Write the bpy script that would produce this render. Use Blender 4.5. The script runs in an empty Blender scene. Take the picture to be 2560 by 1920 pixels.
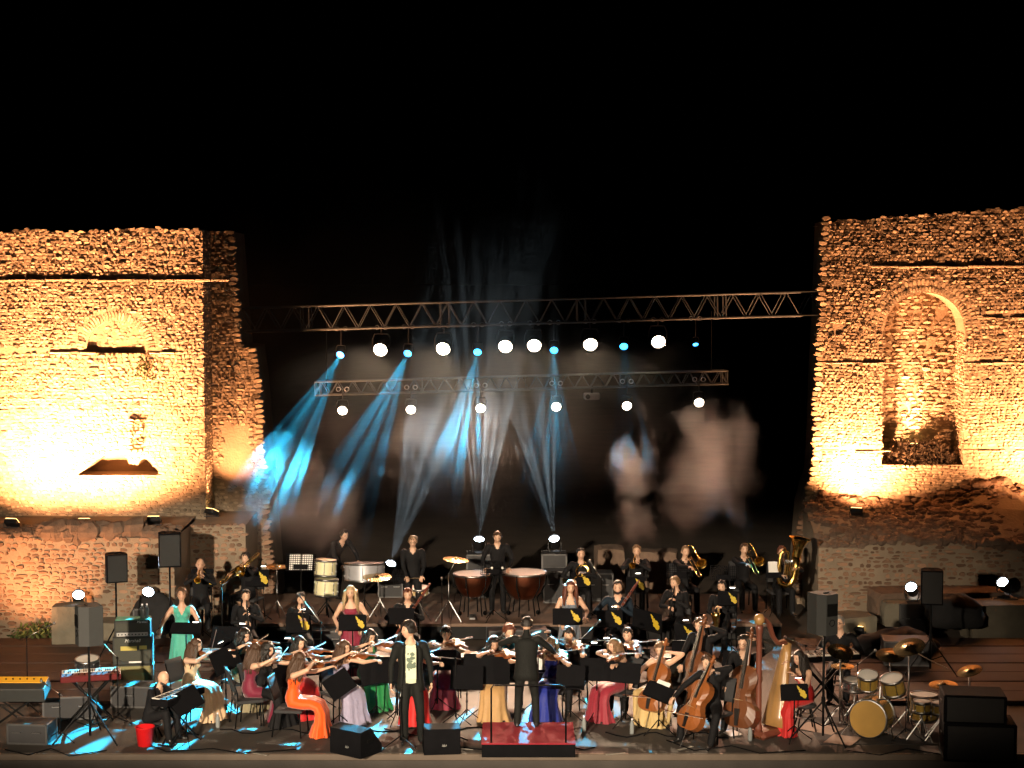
import bpy, math, random
from mathutils import Vector, Matrix, noise
import numpy as np
V = Vector
R = math.radians
sc = bpy.context.scene
C = sc.collection

# ---------------------------------------------------------------- camera, world, exposure
cam_d = bpy.data.cameras.new('camera')
cam_d.lens = 58.6
cam_d.sensor_width = 36.0
cam_d.clip_end = 3000
cam = bpy.data.objects.new('camera', cam_d)
C.objects.link(cam)
cam.location = (0, 0, 6.8)
cam.rotation_euler = (R(90 - 3.66), 0, 0)
sc.camera = cam

world = bpy.data.worlds.new('World')
sc.world = world
world.use_nodes = True
wn = world.node_tree.nodes
sky = wn.new('ShaderNodeTexSky')
sky.sky_type = 'NISHITA'
sky.sun_disc = False
sky.sun_elevation = R(-9)
sky.sun_rotation = R(200)
wn['Background'].inputs['Strength'].default_value = 0.05
world.node_tree.links.new(sky.outputs['Color'], wn['Background'].inputs['Color'])

sc.view_settings.view_transform = 'Standard'
sc.view_settings.look = 'None'
sc.view_settings.exposure = 0.0
sc.view_settings.gamma = 1.0
sc.view_settings.use_curve_mapping = False
cy = sc.cycles
cy.use_denoising = True
cy.use_adaptive_sampling = True
cy.adaptive_threshold = 0.03
cy.max_bounces = 4
cy.diffuse_bounces = 2
cy.glossy_bounces = 2
cy.transmission_bounces = 2
cy.volume_bounces = 0
cy.transparent_max_bounces = 8
cy.sample_clamp_indirect = 4.0
cy.caustics_reflective = False
cy.caustics_refractive = False
cy.use_light_tree = True
cy.volume_step_rate = 1.4
cy.volume_max_steps = 128


def spot(name, loc, aim, power, color, angle, blend=0.3, size=0.05, gobo=None, parent=None):
    d = bpy.data.lights.new(name, 'SPOT')
    d.energy = power
    d.color = color
    d.spot_size = R(angle)
    d.spot_blend = blend
    d.shadow_soft_size = size
    o = bpy.data.objects.new(name, d)
    C.objects.link(o)
    o.location = loc
    o.rotation_euler = (V(aim) - V(loc)).to_track_quat('-Z', 'Y').to_euler()
    if gobo:
        d.use_nodes = True
        nt = d.node_tree
        em = nt.nodes['Emission']
        tc = nt.nodes.new('ShaderNodeTexCoord')
        gobo(nt, tc.outputs['Normal'], em.inputs['Strength'])
    return o


def shutters(up, down, soft):
    """the projector's shutter blades: cut the light above and below the stage"""
    def f(nt, nrm, strength):
        L = nt.links
        sp = nt.nodes.new('ShaderNodeSeparateXYZ'); L.new(nrm, sp.inputs[0])
        dv = nt.nodes.new('ShaderNodeMath'); dv.operation = 'DIVIDE'
        L.new(sp.outputs['Y'], dv.inputs[0]); L.new(sp.outputs['Z'], dv.inputs[1])
        ab = nt.nodes.new('ShaderNodeMath'); ab.operation = 'ADD'
        L.new(dv.outputs[0], ab.inputs[0]); ab.inputs[1].default_value = (up - down) / 2
        a2 = nt.nodes.new('ShaderNodeMath'); a2.operation = 'ABSOLUTE'
        L.new(ab.outputs[0], a2.inputs[0])
        mr = nt.nodes.new('ShaderNodeMapRange'); mr.interpolation_type = 'SMOOTHSTEP'
        mr.inputs['From Min'].default_value = (up + down) / 2 + soft
        mr.inputs['From Max'].default_value = (up + down) / 2 - soft
        L.new(a2.outputs[0], mr.inputs['Value'])
        L.new(mr.outputs['Result'], strength)
    return f


# the house projectors that stand behind the audience and light the players from the front
spot('front_projector', (-7.5, -3, 8.0), (-2.3, 26.0, 0.9), 66000, (1.0, 0.80, 0.58), 35, 0.9, 0.25, shutters(.076, .058, .014))
spot('front_projector', (7.5, -3, 8.0), (0.3, 26.0, 0.9), 12000, (1.0, 0.78, 0.56), 31, 0.9, 0.25, shutters(.076, .058, .014))

# ---------------------------------------------------------------- materials
MATS = {}


def mat(name, col, rough=0.6, metal=0.0, noise_amt=0.15, scale=8.0, bump=0.0, bscale=40.0, emit=None, estr=0.0,
        spec=None, coat=0.0, island=0.0, sheen=0.0, col2=None, alpha=None):
    if name in MATS:
        return MATS[name]
    m = bpy.data.materials.new(name)
    m.use_nodes = True
    nt = m.node_tree
    b = nt.nodes['Principled BSDF']
    L = nt.links
    b.inputs['Roughness'].default_value = rough
    b.inputs['Metallic'].default_value = metal
    if spec is not None:
        b.inputs['Specular IOR Level'].default_value = spec
    if coat:
        b.inputs['Coat Weight'].default_value = coat
        b.inputs['Coat Roughness'].default_value = 0.15
    if sheen:
        b.inputs['Sheen Weight'].default_value = sheen
    tc = nt.nodes.new('ShaderNodeTexCoord')
    nz = nt.nodes.new('ShaderNodeTexNoise')
    nz.inputs['Scale'].default_value = scale
    nz.inputs['Detail'].default_value = 4
    L.new(tc.outputs['Object'], nz.inputs['Vector'])
    rmp = nt.nodes.new('ShaderNodeMix')
    rmp.data_type = 'RGBA'
    lo = tuple(c * (1 - noise_amt) for c in col)
    hi = tuple(min(1, c * (1 + noise_amt)) for c in col)
    if col2:
        lo, hi = col, col2
    rmp.inputs['A'].default_value = (*lo, 1)
    rmp.inputs['B'].default_value = (*hi, 1)
    L.new(nz.outputs['Fac'], rmp.inputs['Factor'])
    out = rmp.outputs['Result']
    if island:
        ge = nt.nodes.new('ShaderNodeNewGeometry')
        oi = nt.nodes.new('ShaderNodeObjectInfo')
        ad = nt.nodes.new('ShaderNodeMath'); ad.operation = 'ADD'
        L.new(ge.outputs['Random Per Island'], ad.inputs[0])
        L.new(oi.outputs['Random'], ad.inputs[1])
        fr = nt.nodes.new('ShaderNodeMath'); fr.operation = 'FRACT'
        L.new(ad.outputs[0], fr.inputs[0])
        mr = nt.nodes.new('ShaderNodeMapRange')
        mr.inputs['To Min'].default_value = 1 - island
        mr.inputs['To Max'].default_value = 1 + island
        L.new(fr.outputs[0], mr.inputs['Value'])
        hs = nt.nodes.new('ShaderNodeHueSaturation')
        L.new(out, hs.inputs['Color'])
        L.new(mr.outputs['Result'], hs.inputs['Value'])
        out = hs.outputs['Color']
    L.new(out, b.inputs['Base Color'])
    if bump:
        n2 = nt.nodes.new('ShaderNodeTexNoise')
        n2.inputs['Scale'].default_value = bscale
        n2.inputs['Detail'].default_value = 5
        L.new(tc.outputs['Object'], n2.inputs['Vector'])
        bp = nt.nodes.new('ShaderNodeBump')
        bp.inputs['Strength'].default_value = bump
        bp.inputs['Distance'].default_value = 0.02
        L.new(n2.outputs['Fac'], bp.inputs['Height'])
        L.new(bp.outputs['Normal'], b.inputs['Normal'])
    if emit:
        b.inputs['Emission Color'].default_value = (*emit, 1)
        b.inputs['Emission Strength'].default_value = estr
    MATS[name] = m
    return m


# ---------------------------------------------------------------- mesh building
def frame_from(d, up=(0, 0, 1)):
    d = V(d).normalized()
    u = V(up)
    if abs(d.dot(u)) > 0.98:
        u = V((0, 1, 0))
    x = u.cross(d)
    if x.length < 1e-6:
        u = V((1, 0, 0)); x = u.cross(d)
    x.normalize()
    y = d.cross(x)
    return x, y, d


class MB:
    """collects simple shapes and links them as one mesh object"""

    def __init__(s):
        s.v, s.f, s.m, s.cur = [], [], [], 0

    def add(s, vs, fs):
        b = len(s.v)
        s.v += [tuple(p) for p in vs]
        s.f += [tuple(i + b for i in f) for f in fs]
        s.m += [s.cur] * len(fs)
        return s

    def mi(s, i):
        s.cur = i
        return s

    def box(s, c, size, M=None, bev=0.0):
        hx, hy, hz = (a / 2 for a in size)
        if bev <= 0:
            vs = [V((sx * hx, sy * hy, sz * hz)) for sz in (-1, 1) for sy in (-1, 1) for sx in (-1, 1)]
            fs = [(0, 2, 3, 1), (4, 5, 7, 6), (0, 1, 5, 4), (2, 6, 7, 3), (0, 4, 6, 2), (1, 3, 7, 5)]
        else:
            b = min(bev, hx * .9, hy * .9, hz * .9)
            vs, idx = [], {}
            for sx in (-1, 1):
                for sy in (-1, 1):
                    for sz in (-1, 1):
                        for a in range(3):
                            p = [sx * (hx - b), sy * (hy - b), sz * (hz - b)]
                            p[a] = (sx * hx, sy * hy, sz * hz)[a]
                            idx[(sx, sy, sz, a)] = len(vs)
                            vs.append(V(p))
            fs = []
            for a in range(3):
                o = [k for k in range(3) if k != a]
                for sg in (-1, 1):
                    q = []
                    for e, g in ((-1, -1), (1, -1), (1, 1), (-1, 1)):
                        t = [0, 0, 0]; t[a] = sg; t[o[0]] = e; t[o[1]] = g
                        q.append(idx[(*t, a)])
                    fs.append(tuple(q) if (sg > 0) == (a != 1) else tuple(q[::-1]))
            for a in range(3):
                o = [k for k in range(3) if k != a]
                for e in (-1, 1):
                    for g in (-1, 1):
                        t0 = [0, 0, 0]; t1 = [0, 0, 0]
                        t0[a] = -1; t1[a] = 1
                        for t in (t0, t1):
                            t[o[0]] = e; t[o[1]] = g
                        q = (idx[(*t0, o[0])], idx[(*t1, o[0])], idx[(*t1, o[1])], idx[(*t0, o[1])])
                        n = (vs[q[1]] - vs[q[0]]).cross(vs[q[2]] - vs[q[1]])
                        fs.append(q if n.dot(vs[q[0]]) > 0 else q[::-1])
            for sx in (-1, 1):
                for sy in (-1, 1):
                    for sz in (-1, 1):
                        q = tuple(idx[(sx, sy, sz, a)] for a in range(3))
                        n = (vs[q[1]] - vs[q[0]]).cross(vs[q[2]] - vs[q[1]])
                        fs.append(q if n.dot(V((sx, sy, sz))) > 0 else q[::-1])
        c = V(c)
        vs = [(M @ p if M else p) + c for p in vs]
        return s.add(vs, fs)

    def tube(s, pts, rad, n=8, cap=True, up=(0, 0, 1), ph=0.0):
        pts = [V(p) for p in pts]
        if not isinstance(rad, (list, tuple)):
            rad = [rad] * len(pts)
        vs, fs = [], []
        x = None
        for i, p in enumerate(pts):
            d = pts[min(i + 1, len(pts) - 1)] - pts[max(i - 1, 0)]
            if d.length < 1e-7:
                d = V((0, 0, 1))
            d.normalize()
            if x is None:
                x, y, _ = frame_from(d, up)
            else:
                x = (x - d * x.dot(d))
                if x.length < 1e-6:
                    x, y, _ = frame_from(d, up)
                x.normalize(); y = d.cross(x)
            r = rad[i]
            rx, ry = r if isinstance(r, (list, tuple)) else (r, r)
            for k in range(n):
                a = 2 * math.pi * k / n + ph
                vs.append(p + x * (rx * math.cos(a)) + y * (ry * math.sin(a)))
        for i in range(len(pts) - 1):
            for k in range(n):
                a, b = i * n + k, i * n + (k + 1) % n
                fs.append((a, b, b + n, a + n))
        if cap:
            fs.append(tuple(range(n - 1, -1, -1)))
            o = (len(pts) - 1) * n
            fs.append(tuple(range(o, o + n)))
        return s.add(vs, fs)

    def bar(s, a, b, r, n=6):
        return s.tube([a, b], r, n)

    def lathe(s, prof, n=20, M=None, cap=True):
        vs, fs = [], []
        for r, z in prof:
            for k in range(n):
                a = 2 * math.pi * k / n
                p = V((r * math.cos(a), r * math.sin(a), z))
                vs.append(M @ p if M else p)
        for i in range(len(prof) - 1):
            for k in range(n):
                a, b = i * n + k, i * n + (k + 1) % n
                fs.append((a, b, b + n, a + n))
        if cap:
            fs.append(tuple(range(n - 1, -1, -1)))
            o = (len(prof) - 1) * n
            fs.append(tuple(range(o, o + n)))
        return s.add(vs, fs)

    def ball(s, c, r, n=10, m=7, M=None):
        rx, ry, rz = r if isinstance(r, (list, tuple)) else (r, r, r)
        c = V(c)
        prof = []
        vs, fs = [], []
        for i in range(m + 1):
            t = math.pi * i / m
            for k in range(n):
                a = 2 * math.pi * k / n
                p = V((rx * math.sin(t) * math.cos(a), ry * math.sin(t) * math.sin(a), -rz * math.cos(t)))
                vs.append((M @ p if M else p) + c)
        for i in range(m):
            for k in range(n):
                a, b = i * n + k, i * n + (k + 1) % n
                fs.append((a, b, b + n, a + n))
        return s.add(vs, fs)

    def prism(s, out, z0, z1, M=None):
        n = len(out)
        vs = [V((x, y, z0)) for x, y in out] + [V((x, y, z1)) for x, y in out]
        if M:
            vs = [M @ p for p in vs]
        fs = [tuple(range(n - 1, -1, -1)), tuple(range(n, 2 * n))]
        fs += [(k, (k + 1) % n, (k + 1) % n + n, k + n) for k in range(n)]
        return s.add(vs, fs)

    def mesh(s, name, mats, smooth=False):
        me = bpy.data.meshes.new(name)
        me.from_pydata(s.v, [], s.f)
        for m in (mats if isinstance(mats, (list, tuple)) else [mats]):
            me.materials.append(m)
        me.polygons.foreach_set('material_index', s.m)
        if smooth:
            me.polygons.foreach_set('use_smooth', [True] * len(s.f))
        me.update()
        return me

    def build(s, name, mats, parent=None, smooth=False, M=None):
        o = bpy.data.objects.new(name, s.mesh(name, mats, smooth))
        C.objects.link(o)
        if parent is not None:
            o.parent = parent
        if M is not None:
            o.matrix_local = M
        return o


def tag(o, label, cat, group=None, kind=None):
    o['label'] = label
    o['category'] = cat
    if group:
        o['group'] = group
    if kind:
        o['kind'] = kind
    return o


def thing(name, label, cat, loc=(0, 0, 0), rz=0.0, group=None, M=None):
    o = bpy.data.objects.new(name, None)
    o.empty_display_size = 0.1
    C.objects.link(o)
    if M is not None:
        o.matrix_world = M
    else:
        o.location = loc
        o.rotation_euler = (0, 0, rz)
    return tag(o, label, cat, group)


def struct(name, mb, m, parent=None, smooth=False):
    o = mb.build(name, m, parent, smooth)
    if parent is None:
        o['kind'] = 'structure'
    return o


def copy_tree(o, parent=None):
    c = o.copy()
    C.objects.link(c)
    if parent is not None:
        c.parent = parent
    for ch in list(o.children):
        copy_tree(ch, c)
    return c


BLACK = mat('black_metal', (0.005, 0.005, 0.005), 0.6, 0.0, 0.2, spec=.12)
BLKM = mat('black_plastic', (0.006, 0.006, 0.007), 0.8, 0.0, 0.3, bump=0.15, bscale=200, spec=.05)
CHROME = mat('chrome', (0.35, 0.35, 0.35), 0.34, 1.0, 0.05)
ALU = mat('aluminium', (0.5, 0.5, 0.52), 0.38, 1.0, 0.15, 30)
BRASS = mat('brass', (0.75, 0.5, 0.14), 0.2, 1.0, 0.1, 10)
COPPER = mat('copper', (0.42, 0.15, 0.08), 0.3, 1.0, 0.2, 6)
PAPER = mat('paper', (0.75, 0.74, 0.70), 0.7, 0, 0.04, 20)
DRUMSKIN = mat('drum_skin', (0.75, 0.72, 0.66), 0.45, 0, 0.05, 6)
YEL = mat('yellow_print', (0.52, 0.37, 0.02), 0.6, 0, 0.08)

# ---------------------------------------------------------------- ground, stage, platform
rnd = random.Random(7)
M_EARTH = mat('earth', (0.07, 0.05, 0.035), 0.95, 0, 0.5, 0.8, bump=0.6, bscale=6)
M_DECK = mat('stage_deck', (0.038, 0.034, 0.031), 0.7, 0, 0.0, 1.6, bump=0.2, bscale=30, col2=(0.105, 0.092, 0.08), spec=.22)
M_WOOD = mat('deck_wood', (0.055, 0.028, 0.018), 0.7, 0, 0.5, 2.0, bump=0.1, bscale=25)
M_PLAT = mat('platform_wood', (0.15, 0.095, 0.065), 0.7, 0, 0.5, 2.0, bump=0.1, bscale=25)
M_SKIRT = mat('black_skirt', (0.010, 0.010, 0.010), 0.95, 0, 0.3)

g = MB()
xs = [-900, -200, -60, -25, -14, -10, -5, 0, 5, 10, 14, 25, 60, 200, 900]
ys = [-60, 0, 15, 22, 23.4, 24.2, 30, 33, 36, 42, 60, 120, 400, 1500]
for y in ys:
    for x in xs:
        z = -1.1 if y < 24 else (-0.12 if y < 40 else -0.12 + 0.5 * noise.noise((x * .05, y * .05, 1)))
        g.v.append((x, y, z))
n = len(xs)
for j in range(len(ys) - 1):
    for i in range(n - 1):
        a = j * n + i
        g.f.append((a, a + 1, a + 1 + n, a + n)); g.m.append(0)
struct('ground', g, M_EARTH)

floor = struct('stage_floor', MB().box((0, 26.95, -0.5), (22, 6.9, 1.0), bev=0.01), M_DECK)
b = MB().box((0, 23.47, -0.05), (22, 0.06, 0.10), bev=0.012)
b.build('edge_board', mat('edge_board', (0.13, 0.10, 0.075), 0.5, 0, 0.3, 4), floor)
# side decks of reddish boards behind and beside the players
for sx, x0, x1 in ((-1, -11.0, -5.1), (1, 5.25, 11.0)):
    d = bpy.data.objects.new('side_deck', None); C.objects.link(d); d['kind'] = 'structure'
    y = 26.2
    k = 0
    while y < 30.2:
        w = 0.62 if k % 2 else 0.66
        MB().box(((x0 + x1) / 2, y + w / 2, 0.03 + 0.012 * (k // 2)), (x1 - x0, w - 0.015, 0.06), bev=0.008).build('plank', M_WOOD, d)
        y += w; k += 1

plat = bpy.data.objects.new('player_platform', None); C.objects.link(plat); plat['kind'] = 'structure'
for i in range(10):
    for j in range(3):
        MB().box((-4.95 + 1.04 * i + 0.15, 31.5 + 1.0 * j, 0.27), (1.032, 0.992, 0.06), bev=0.006).build('deck_panel', M_PLAT, plat)
MB().box((-0.12, 31.04, 0.118), (10.38, 0.04, 0.236)).build('skirt', M_SKIRT, plat)
MB().box((-0.12, 32.5, 0.11), (10.3, 2.8, 0.22)).build('frame', M_SKIRT, plat)

# ---------------------------------------------------------------- the two ruined towers
M_MORTAR = mat('mortar', (0.26, 0.20, 0.14), 0.95, 0, 0.45, 1.6, bump=0.6, bscale=22)
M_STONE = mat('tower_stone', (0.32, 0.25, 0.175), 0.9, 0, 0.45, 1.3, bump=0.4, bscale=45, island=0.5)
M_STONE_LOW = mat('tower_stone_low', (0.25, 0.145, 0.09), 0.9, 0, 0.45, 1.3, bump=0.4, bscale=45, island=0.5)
M_RUBBLE = mat('rubble', (0.15, 0.10, 0.07), 0.95, 0, 0.4, 6.0, bump=0.7, bscale=18)
M_BLOCK = mat('limestone_block', (0.17, 0.15, 0.11), 0.9, 0, 0.4, 4.0, bump=0.5, bscale=16)


def stone_mesh(c, w, h, ex, ez, en, rs, proud):
    """one rough stone: an uneven polygon that stands proud of the wall"""
    n = rs.choice((5, 6, 6, 7))
    ph = rs.uniform(0, 6.28)
    back, front = [], []
    tilt = (rs.uniform(-.25, .25), rs.uniform(-.25, .25))
    for k in range(n):
        a = ph + 6.2832 * k / n
        r = rs.uniform(0.80, 1.12)
        cx, cz = math.cos(a), math.sin(a)
        q = max(abs(cx), abs(cz)) ** 0.6
        x, z = w / 2 * cx / q * r, h / 2 * cz / q * r
        back.append(c + ex * x + ez * z - en * 0.02)
        s = rs.uniform(0.66, 0.9)
        front.append(c + ex * x * s + ez * z * s + en * (proud * (1 + tilt[0] * cx + tilt[1] * cz)))
    vs = back + front
    fs = [tuple(range(n, 2 * n))] + [(k, (k + 1) % n, (k + 1) % n + n, k + n) for k in range(n)]
    return vs, fs


class Tower:
    def __init__(s, name, label, seed):
        s.root = thing(name, label, 'ruined tower')
        s.stones = []
        s.low = 1.95
        s.rs = random.Random(seed)
        s.core = MB()

    def face(s, o, ex, ez, u0, u1, z0, z1, ok, dens=1.0, pr=(0.006, 0.032), wr=(0.055, 0.17), hr=(0.045, 0.085)):
        """uneven courses of stones over the rectangle u0..u1, z0..z1 of a face"""
        rs = s.rs
        ex, ez, o = V(ex), V(ez), V(o)
        en = ex.cross(ez)
        z = z0
        while z < z1:
            h = rs.uniform(*hr)
            u = u0 + rs.uniform(-.1, 0)
            while u < u1:
                w = rs.uniform(*wr) * (1.6 if rs.random() < .07 else 1)
                cu, cz = u + w / 2, z + h / 2 + 0.02 * math.sin(cu_(u)) + rs.uniform(-.012, .012)
                if rs.random() < dens and ok(cu, cz) and u0 <= cu <= u1:
                    vs, fs = stone_mesh(o + ex * cu + ez * cz, w * 0.94, h * 0.92, ex, ez, en, rs, rs.uniform(*pr))
                    s.stones.append((w * h * rs.uniform(.7, 1.3), vs, fs))
                u += w
            z += h

    def ring(s, o, ex, ez, cu, cz, r0, r1, a0, a1, n, pr=(0.006, 0.022)):
        rs = s.rs
        ex, ez, o = V(ex), V(ez), V(o)
        en = ex.cross(ez)
        for k in range(n):
            a = R(a0 + (a1 - a0) * (k + .5) / n)
            e2 = ex * math.cos(a) + ez * math.sin(a)
            e1 = ex * math.sin(a) - ez * math.cos(a)
            rm = (r0 + r1) / 2
            w = rm * R(abs(a1 - a0) / n)
            c = o + ex * cu + ez * cz + e2 * (rm + rs.uniform(-.02, .02))
            vs, fs = stone_mesh(c, w * .95, (r1 - r0) * rs.uniform(.8, 1.0), e1, e2, en, rs, rs.uniform(*pr))
            s.stones.append((9, vs, fs))

    def band(s, x0, x1, y, z, h, proud):
        """a thin course of flat bricks that stands out of the wall"""
        rs = s.rs
        x = x0
        while x < x1:
            w = rs.uniform(.18, .42)
            if rs.random() < .93:
                m = MB().box((x + w / 2, y - proud / 2 + .05 + rs.uniform(-.02, .02), z + rs.uniform(-.012, .012)), (w * .98, proud + .1, h * rs.uniform(.8, 1.1)), bev=.012)
                s.stones.append((8, [V(p) for p in m.v], m.f))
            x += w

    def wall_strips(s, y, x0, x1, z0, z1f, holes, step=0.12):
        """front sheet of the core at depth y with arched openings left out; each hole = (xa, xb, zb, topf, depth)"""
        cuts = {x0, x1}
        for (xa, xb, zb, tf, dp) in holes:
            n = 28
            cuts.update(xa + (xb - xa) * k / n for k in range(n + 1))
        x = x0
        while x < x1:
            cuts.add(x); x += 0.8
        cuts = sorted(cuts)
        c = s.core
        for a, b in zip(cuts, cuts[1:]):
            m = (a + b) / 2
            h = [q for q in holes if q[0] < m < q[1]]
            if not h:
                c.add([(a, y, z0), (b, y, z0), (b, y, z1f(b)), (a, y, z1f(a))], [(0, 1, 2, 3)])
            else:
                xa, xb, zb, tf, dp = h[0]
                ta, tb = tf(a), tf(b)
                c.add([(a, y, z0), (b, y, z0), (b, y, zb), (a, y, zb)], [(0, 1, 2, 3)])
                c.add([(a, y, ta), (b, y, tb), (b, y, z1f(b)), (a, y, z1f(a))], [(0, 1, 2, 3)])
                c.add([(a, y, ta), (a, y + dp, ta), (b, y + dp, tb), (b, y, tb)], [(0, 1, 2, 3)])
                c.add([(a, y, zb), (b, y, zb), (b, y + dp, zb), (a, y + dp, zb)], [(0, 1, 2, 3)])
                c.add([(a, y + dp, zb), (b, y + dp, zb), (b, y + dp, tb), (a, y + dp, ta)], [(0, 1, 2, 3)])
        for (xa, xb, zb, tf, dp) in holes:
            for x, sg in ((xa, 1), (xb, -1)):
                t = tf(x)
                if t > zb + .02:
                    q = [(x, y, zb), (x, y + dp, zb), (x, y + dp, t), (x, y, t)]
                    c.add(q if sg < 0 else q[::-1], [(0, 1, 2, 3)])

    def finish(s):
        s.core.build('core_wall', M_MORTAR, s.root)
        st = sorted(s.stones, key=lambda t: -t[0])
        for _, vs, fs in st[:290]:
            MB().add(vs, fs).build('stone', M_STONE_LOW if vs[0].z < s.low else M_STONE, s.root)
        m = MB()
        for _, vs, fs in st[290:]:
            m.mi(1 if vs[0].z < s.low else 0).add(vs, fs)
        o = m.build('stones', [M_STONE, M_STONE_LOW], s.root)
        o['kind'] = 'stuff'
        print(s.root.name, len(st))


def cu_(u):
    return u * 3.1


def rock(mb, c, r, rs, n=7, m=5, sq=(1, 1, 1)):
    c = V(c)
    off = V((rs.uniform(0, 99), rs.uniform(0, 99), 0))
    b = len(mb.v)
    mb.ball(c, (r * sq[0], r * sq[1], r * sq[2]), n, m)
    for i in range(b, len(mb.v)):
        p = V(mb.v[i])
        d = p - c
        k = 1 + 0.55 * noise.noise(d / r * 0.9 + off) + 0.2 * noise.noise(d / r * 2.3 + off)
        mb.v[i] = tuple(c + d * k)


EXX, EZZ, EY_, EYN = (1, 0, 0), (0, 0, 1), (0, 1, 0), (0, -1, 0)

# left tower -------------------------------------------------------
T = Tower('ruined_tower', 'floodlit rubble stone tower with a low arched recess, beside the loudspeakers', 11)
YF, YB, YL = 33.5, 34.4, 31.3
topL = lambda x: 7.70 + 0.06 * noise.noise((x * 1.3, 0, 3)) + (0.05 if x > -8 else 0)
seg = (-8.76, -7.08, 2.81)
HT = [(-8.76, .02), (-8.60, .12), (-8.42, .28), (-8.20, .40), (-7.95, .44), (-7.80, .41), (-7.74, .22), (-7.56, .20), (-7.48, .33), (-7.36, .30), (-7.20, .14), (-7.08, .02)]


def hole_top(x):
    for (xa, ha), (xb, hb) in zip(HT, HT[1:]):
        if xa <= x <= xb:
            return 2.82 + ha + (hb - ha) * (x - xa) / (xb - xa) + .02 * noise.noise((x * 9, 0, 0))
    return 2.83


arch_top = lambda x: 5.32 + math.sqrt(max(0, .60 ** 2 - (x + 7.97) ** 2))
T.wall_strips(YF, -13.5, -9.2, 1.9, topL, [])
T.wall_strips(YF, -9.2, -6.2, 1.9, lambda x: 4.75, [(seg[0], seg[1], seg[2], hole_top, 0.7)])
T.wall_strips(YF, -9.2, -6.2, 4.75, topL, [(-8.57, -7.37, 5.28, arch_top, 0.07)])
T.core.add([(-6.2, YF, -.2), (-6.2, YB, -.2), (-6.2, YB, 7.75), (-6.2, YF, 7.75)], [(0, 1, 2, 3)])
T.core.add([(-13.5, YF, 7.7), (-6.2, YF, 7.7), (-6.2, YB, 7.7), (-13.5, YB, 7.7)], [(0, 1, 2, 3)])
edgeL = [(-.2, -4.95), (.58, -5.0), (1.6, -5.08), (2.5, -5.12), (3.3, -5.18), (3.92, -5.22), (4.6, -5.27), (5.1, -5.33), (5.33, -5.36), (5.36, -5.62), (5.83, -5.66), (6.6, -5.72), (7.75, -5.79)]


def ex_at(edge, z):
    for (z0, x0), (z1, x1) in zip(edge, edge[1:]):
        if z0 <= z <= z1:
            return x0 + (x1 - x0) * (z - z0) / max(1e-6, z1 - z0)
    return edge[-1][1]


for (z0, x0), (z1, x1) in zip(edgeL, edgeL[1:]):
    T.core.add([(-6.2, YB, z0), (x0, YB, z0), (x1, YB, z1), (-6.2, YB, z1)], [(0, 1, 2, 3)])
    T.core.add([(x0, YB, z0), (x0 - .1, YB + 2.4, z0), (x1 - .1, YB + 2.4, z1), (x1, YB, z1)], [(0, 1, 2, 3)])
YL2 = 32.9
T.core.add([(-6.4, YL, -.2), (-6.4, YL2, -.2), (-6.4, YL2, 1.88), (-6.4, YL, 1.88)], [(0, 1, 2, 3)])
T.core.add([(-6.4, YL2, -.2), (-5.3, YL2, -.2), (-5.3, YL2, 1.88), (-6.4, YL2, 1.88)], [(0, 1, 2, 3)])
T.core.add([(-13.5, YL, -.2), (-6.4, YL, -.2), (-6.4, YL, 1.88), (-13.5, YL, 1.88)], [(0, 1, 2, 3)])
T.core.add([(-5.3, YL2, -.2), (-5.3, YB, -.2), (-5.3, YB, 1.88), (-5.3, YL2, 1.88)], [(0, 1, 2, 3)])
T.core.add([(-6.4, YL2, 1.88), (-5.3, YL2, 1.88), (-5.3, YB + .1, 1.96), (-6.4, YB + .1, 1.96)], [(0, 1, 2, 3)])
T.core.add([(-13.5, YL, 1.88), (-6.4, YL, 1.88), (-6.4, YF + .1, 1.98), (-13.5, YF + .1, 1.98)], [(0, 1, 2, 3)])
ac, az = -7.97, 5.30


def ok_left(x, z):
    if z > topL(x) - .03:
        return False
    d = math.hypot(x - ac, z - az)
    if z > az - .02 and d < .86:
        return False
    if seg[0] < x < seg[1] and seg[2] - .04 < z < hole_top(x) + .03:
        return False
    if abs(z - 6.80) < .05 and x > -11:
        return False
    if abs(z - 5.33) < .04 and (x < -8.6 or -7.2 < x < -6.6):
        return False
    return True


T.face((0, YF, 0), EXX, EZZ, -10.7, -6.22, 1.96, 7.72, ok_left)
T.face((0, YF + .07, 0), EXX, EZZ, ac - .58, ac + .58, 5.30, az + .6, lambda x, z: z < arch_top(x) - .03, dens=.6, pr=(.003, .014))
T.ring((0, YF, 0), EXX, EZZ, ac, az, .62, .84, 4, 176, 34)
T.face((-6.2, 0, 0), EY_, EZZ, YF, YB, 2, 7.72, lambda x, z: True, dens=.8, pr=(.004, .015))
T.face((0, YB, 0), EXX, EZZ, -6.18, -4.9, 0, 7.74, lambda x, z: x < ex_at(edgeL, z) + .02 and not (abs(z - 6.80) < .05) and not (2.5 < z < 3.75 and -6.0 < x < -5.45 and abs(z - 2.9) < .9 - (x + 5.7) * .5))
T.face((0, YL, 0), EXX, EZZ, -10.7, -6.42, 0, 1.88, lambda x, z: True, dens=.85, pr=(.006, .035), wr=(.06, .22), hr=(.05, .11))
T.face((0, YL2, 0), EXX, EZZ, -6.38, -5.32, 0, 1.88, lambda x, z: True, dens=.85, pr=(.006, .035), wr=(.06, .22), hr=(.05, .11))
for zz in [k * .105 for k in range(74)]:      # quoins along the ragged edge
    x = ex_at(edgeL, min(zz + .05, 7.74))
    vs, fs = stone_mesh(V((x - .02 + T.rs.uniform(-.03, .04), YB, zz + .05)), .2, .1, V(EXX), V(EZZ), V(EYN), T.rs, .035)
    T.stones.append((.01, vs, fs))
T.band(-10.8, -5.75, YF + .0, 6.74, .05, .045)
T.band(-9.3, -8.62, YF, 5.29, .045, .04)
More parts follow.
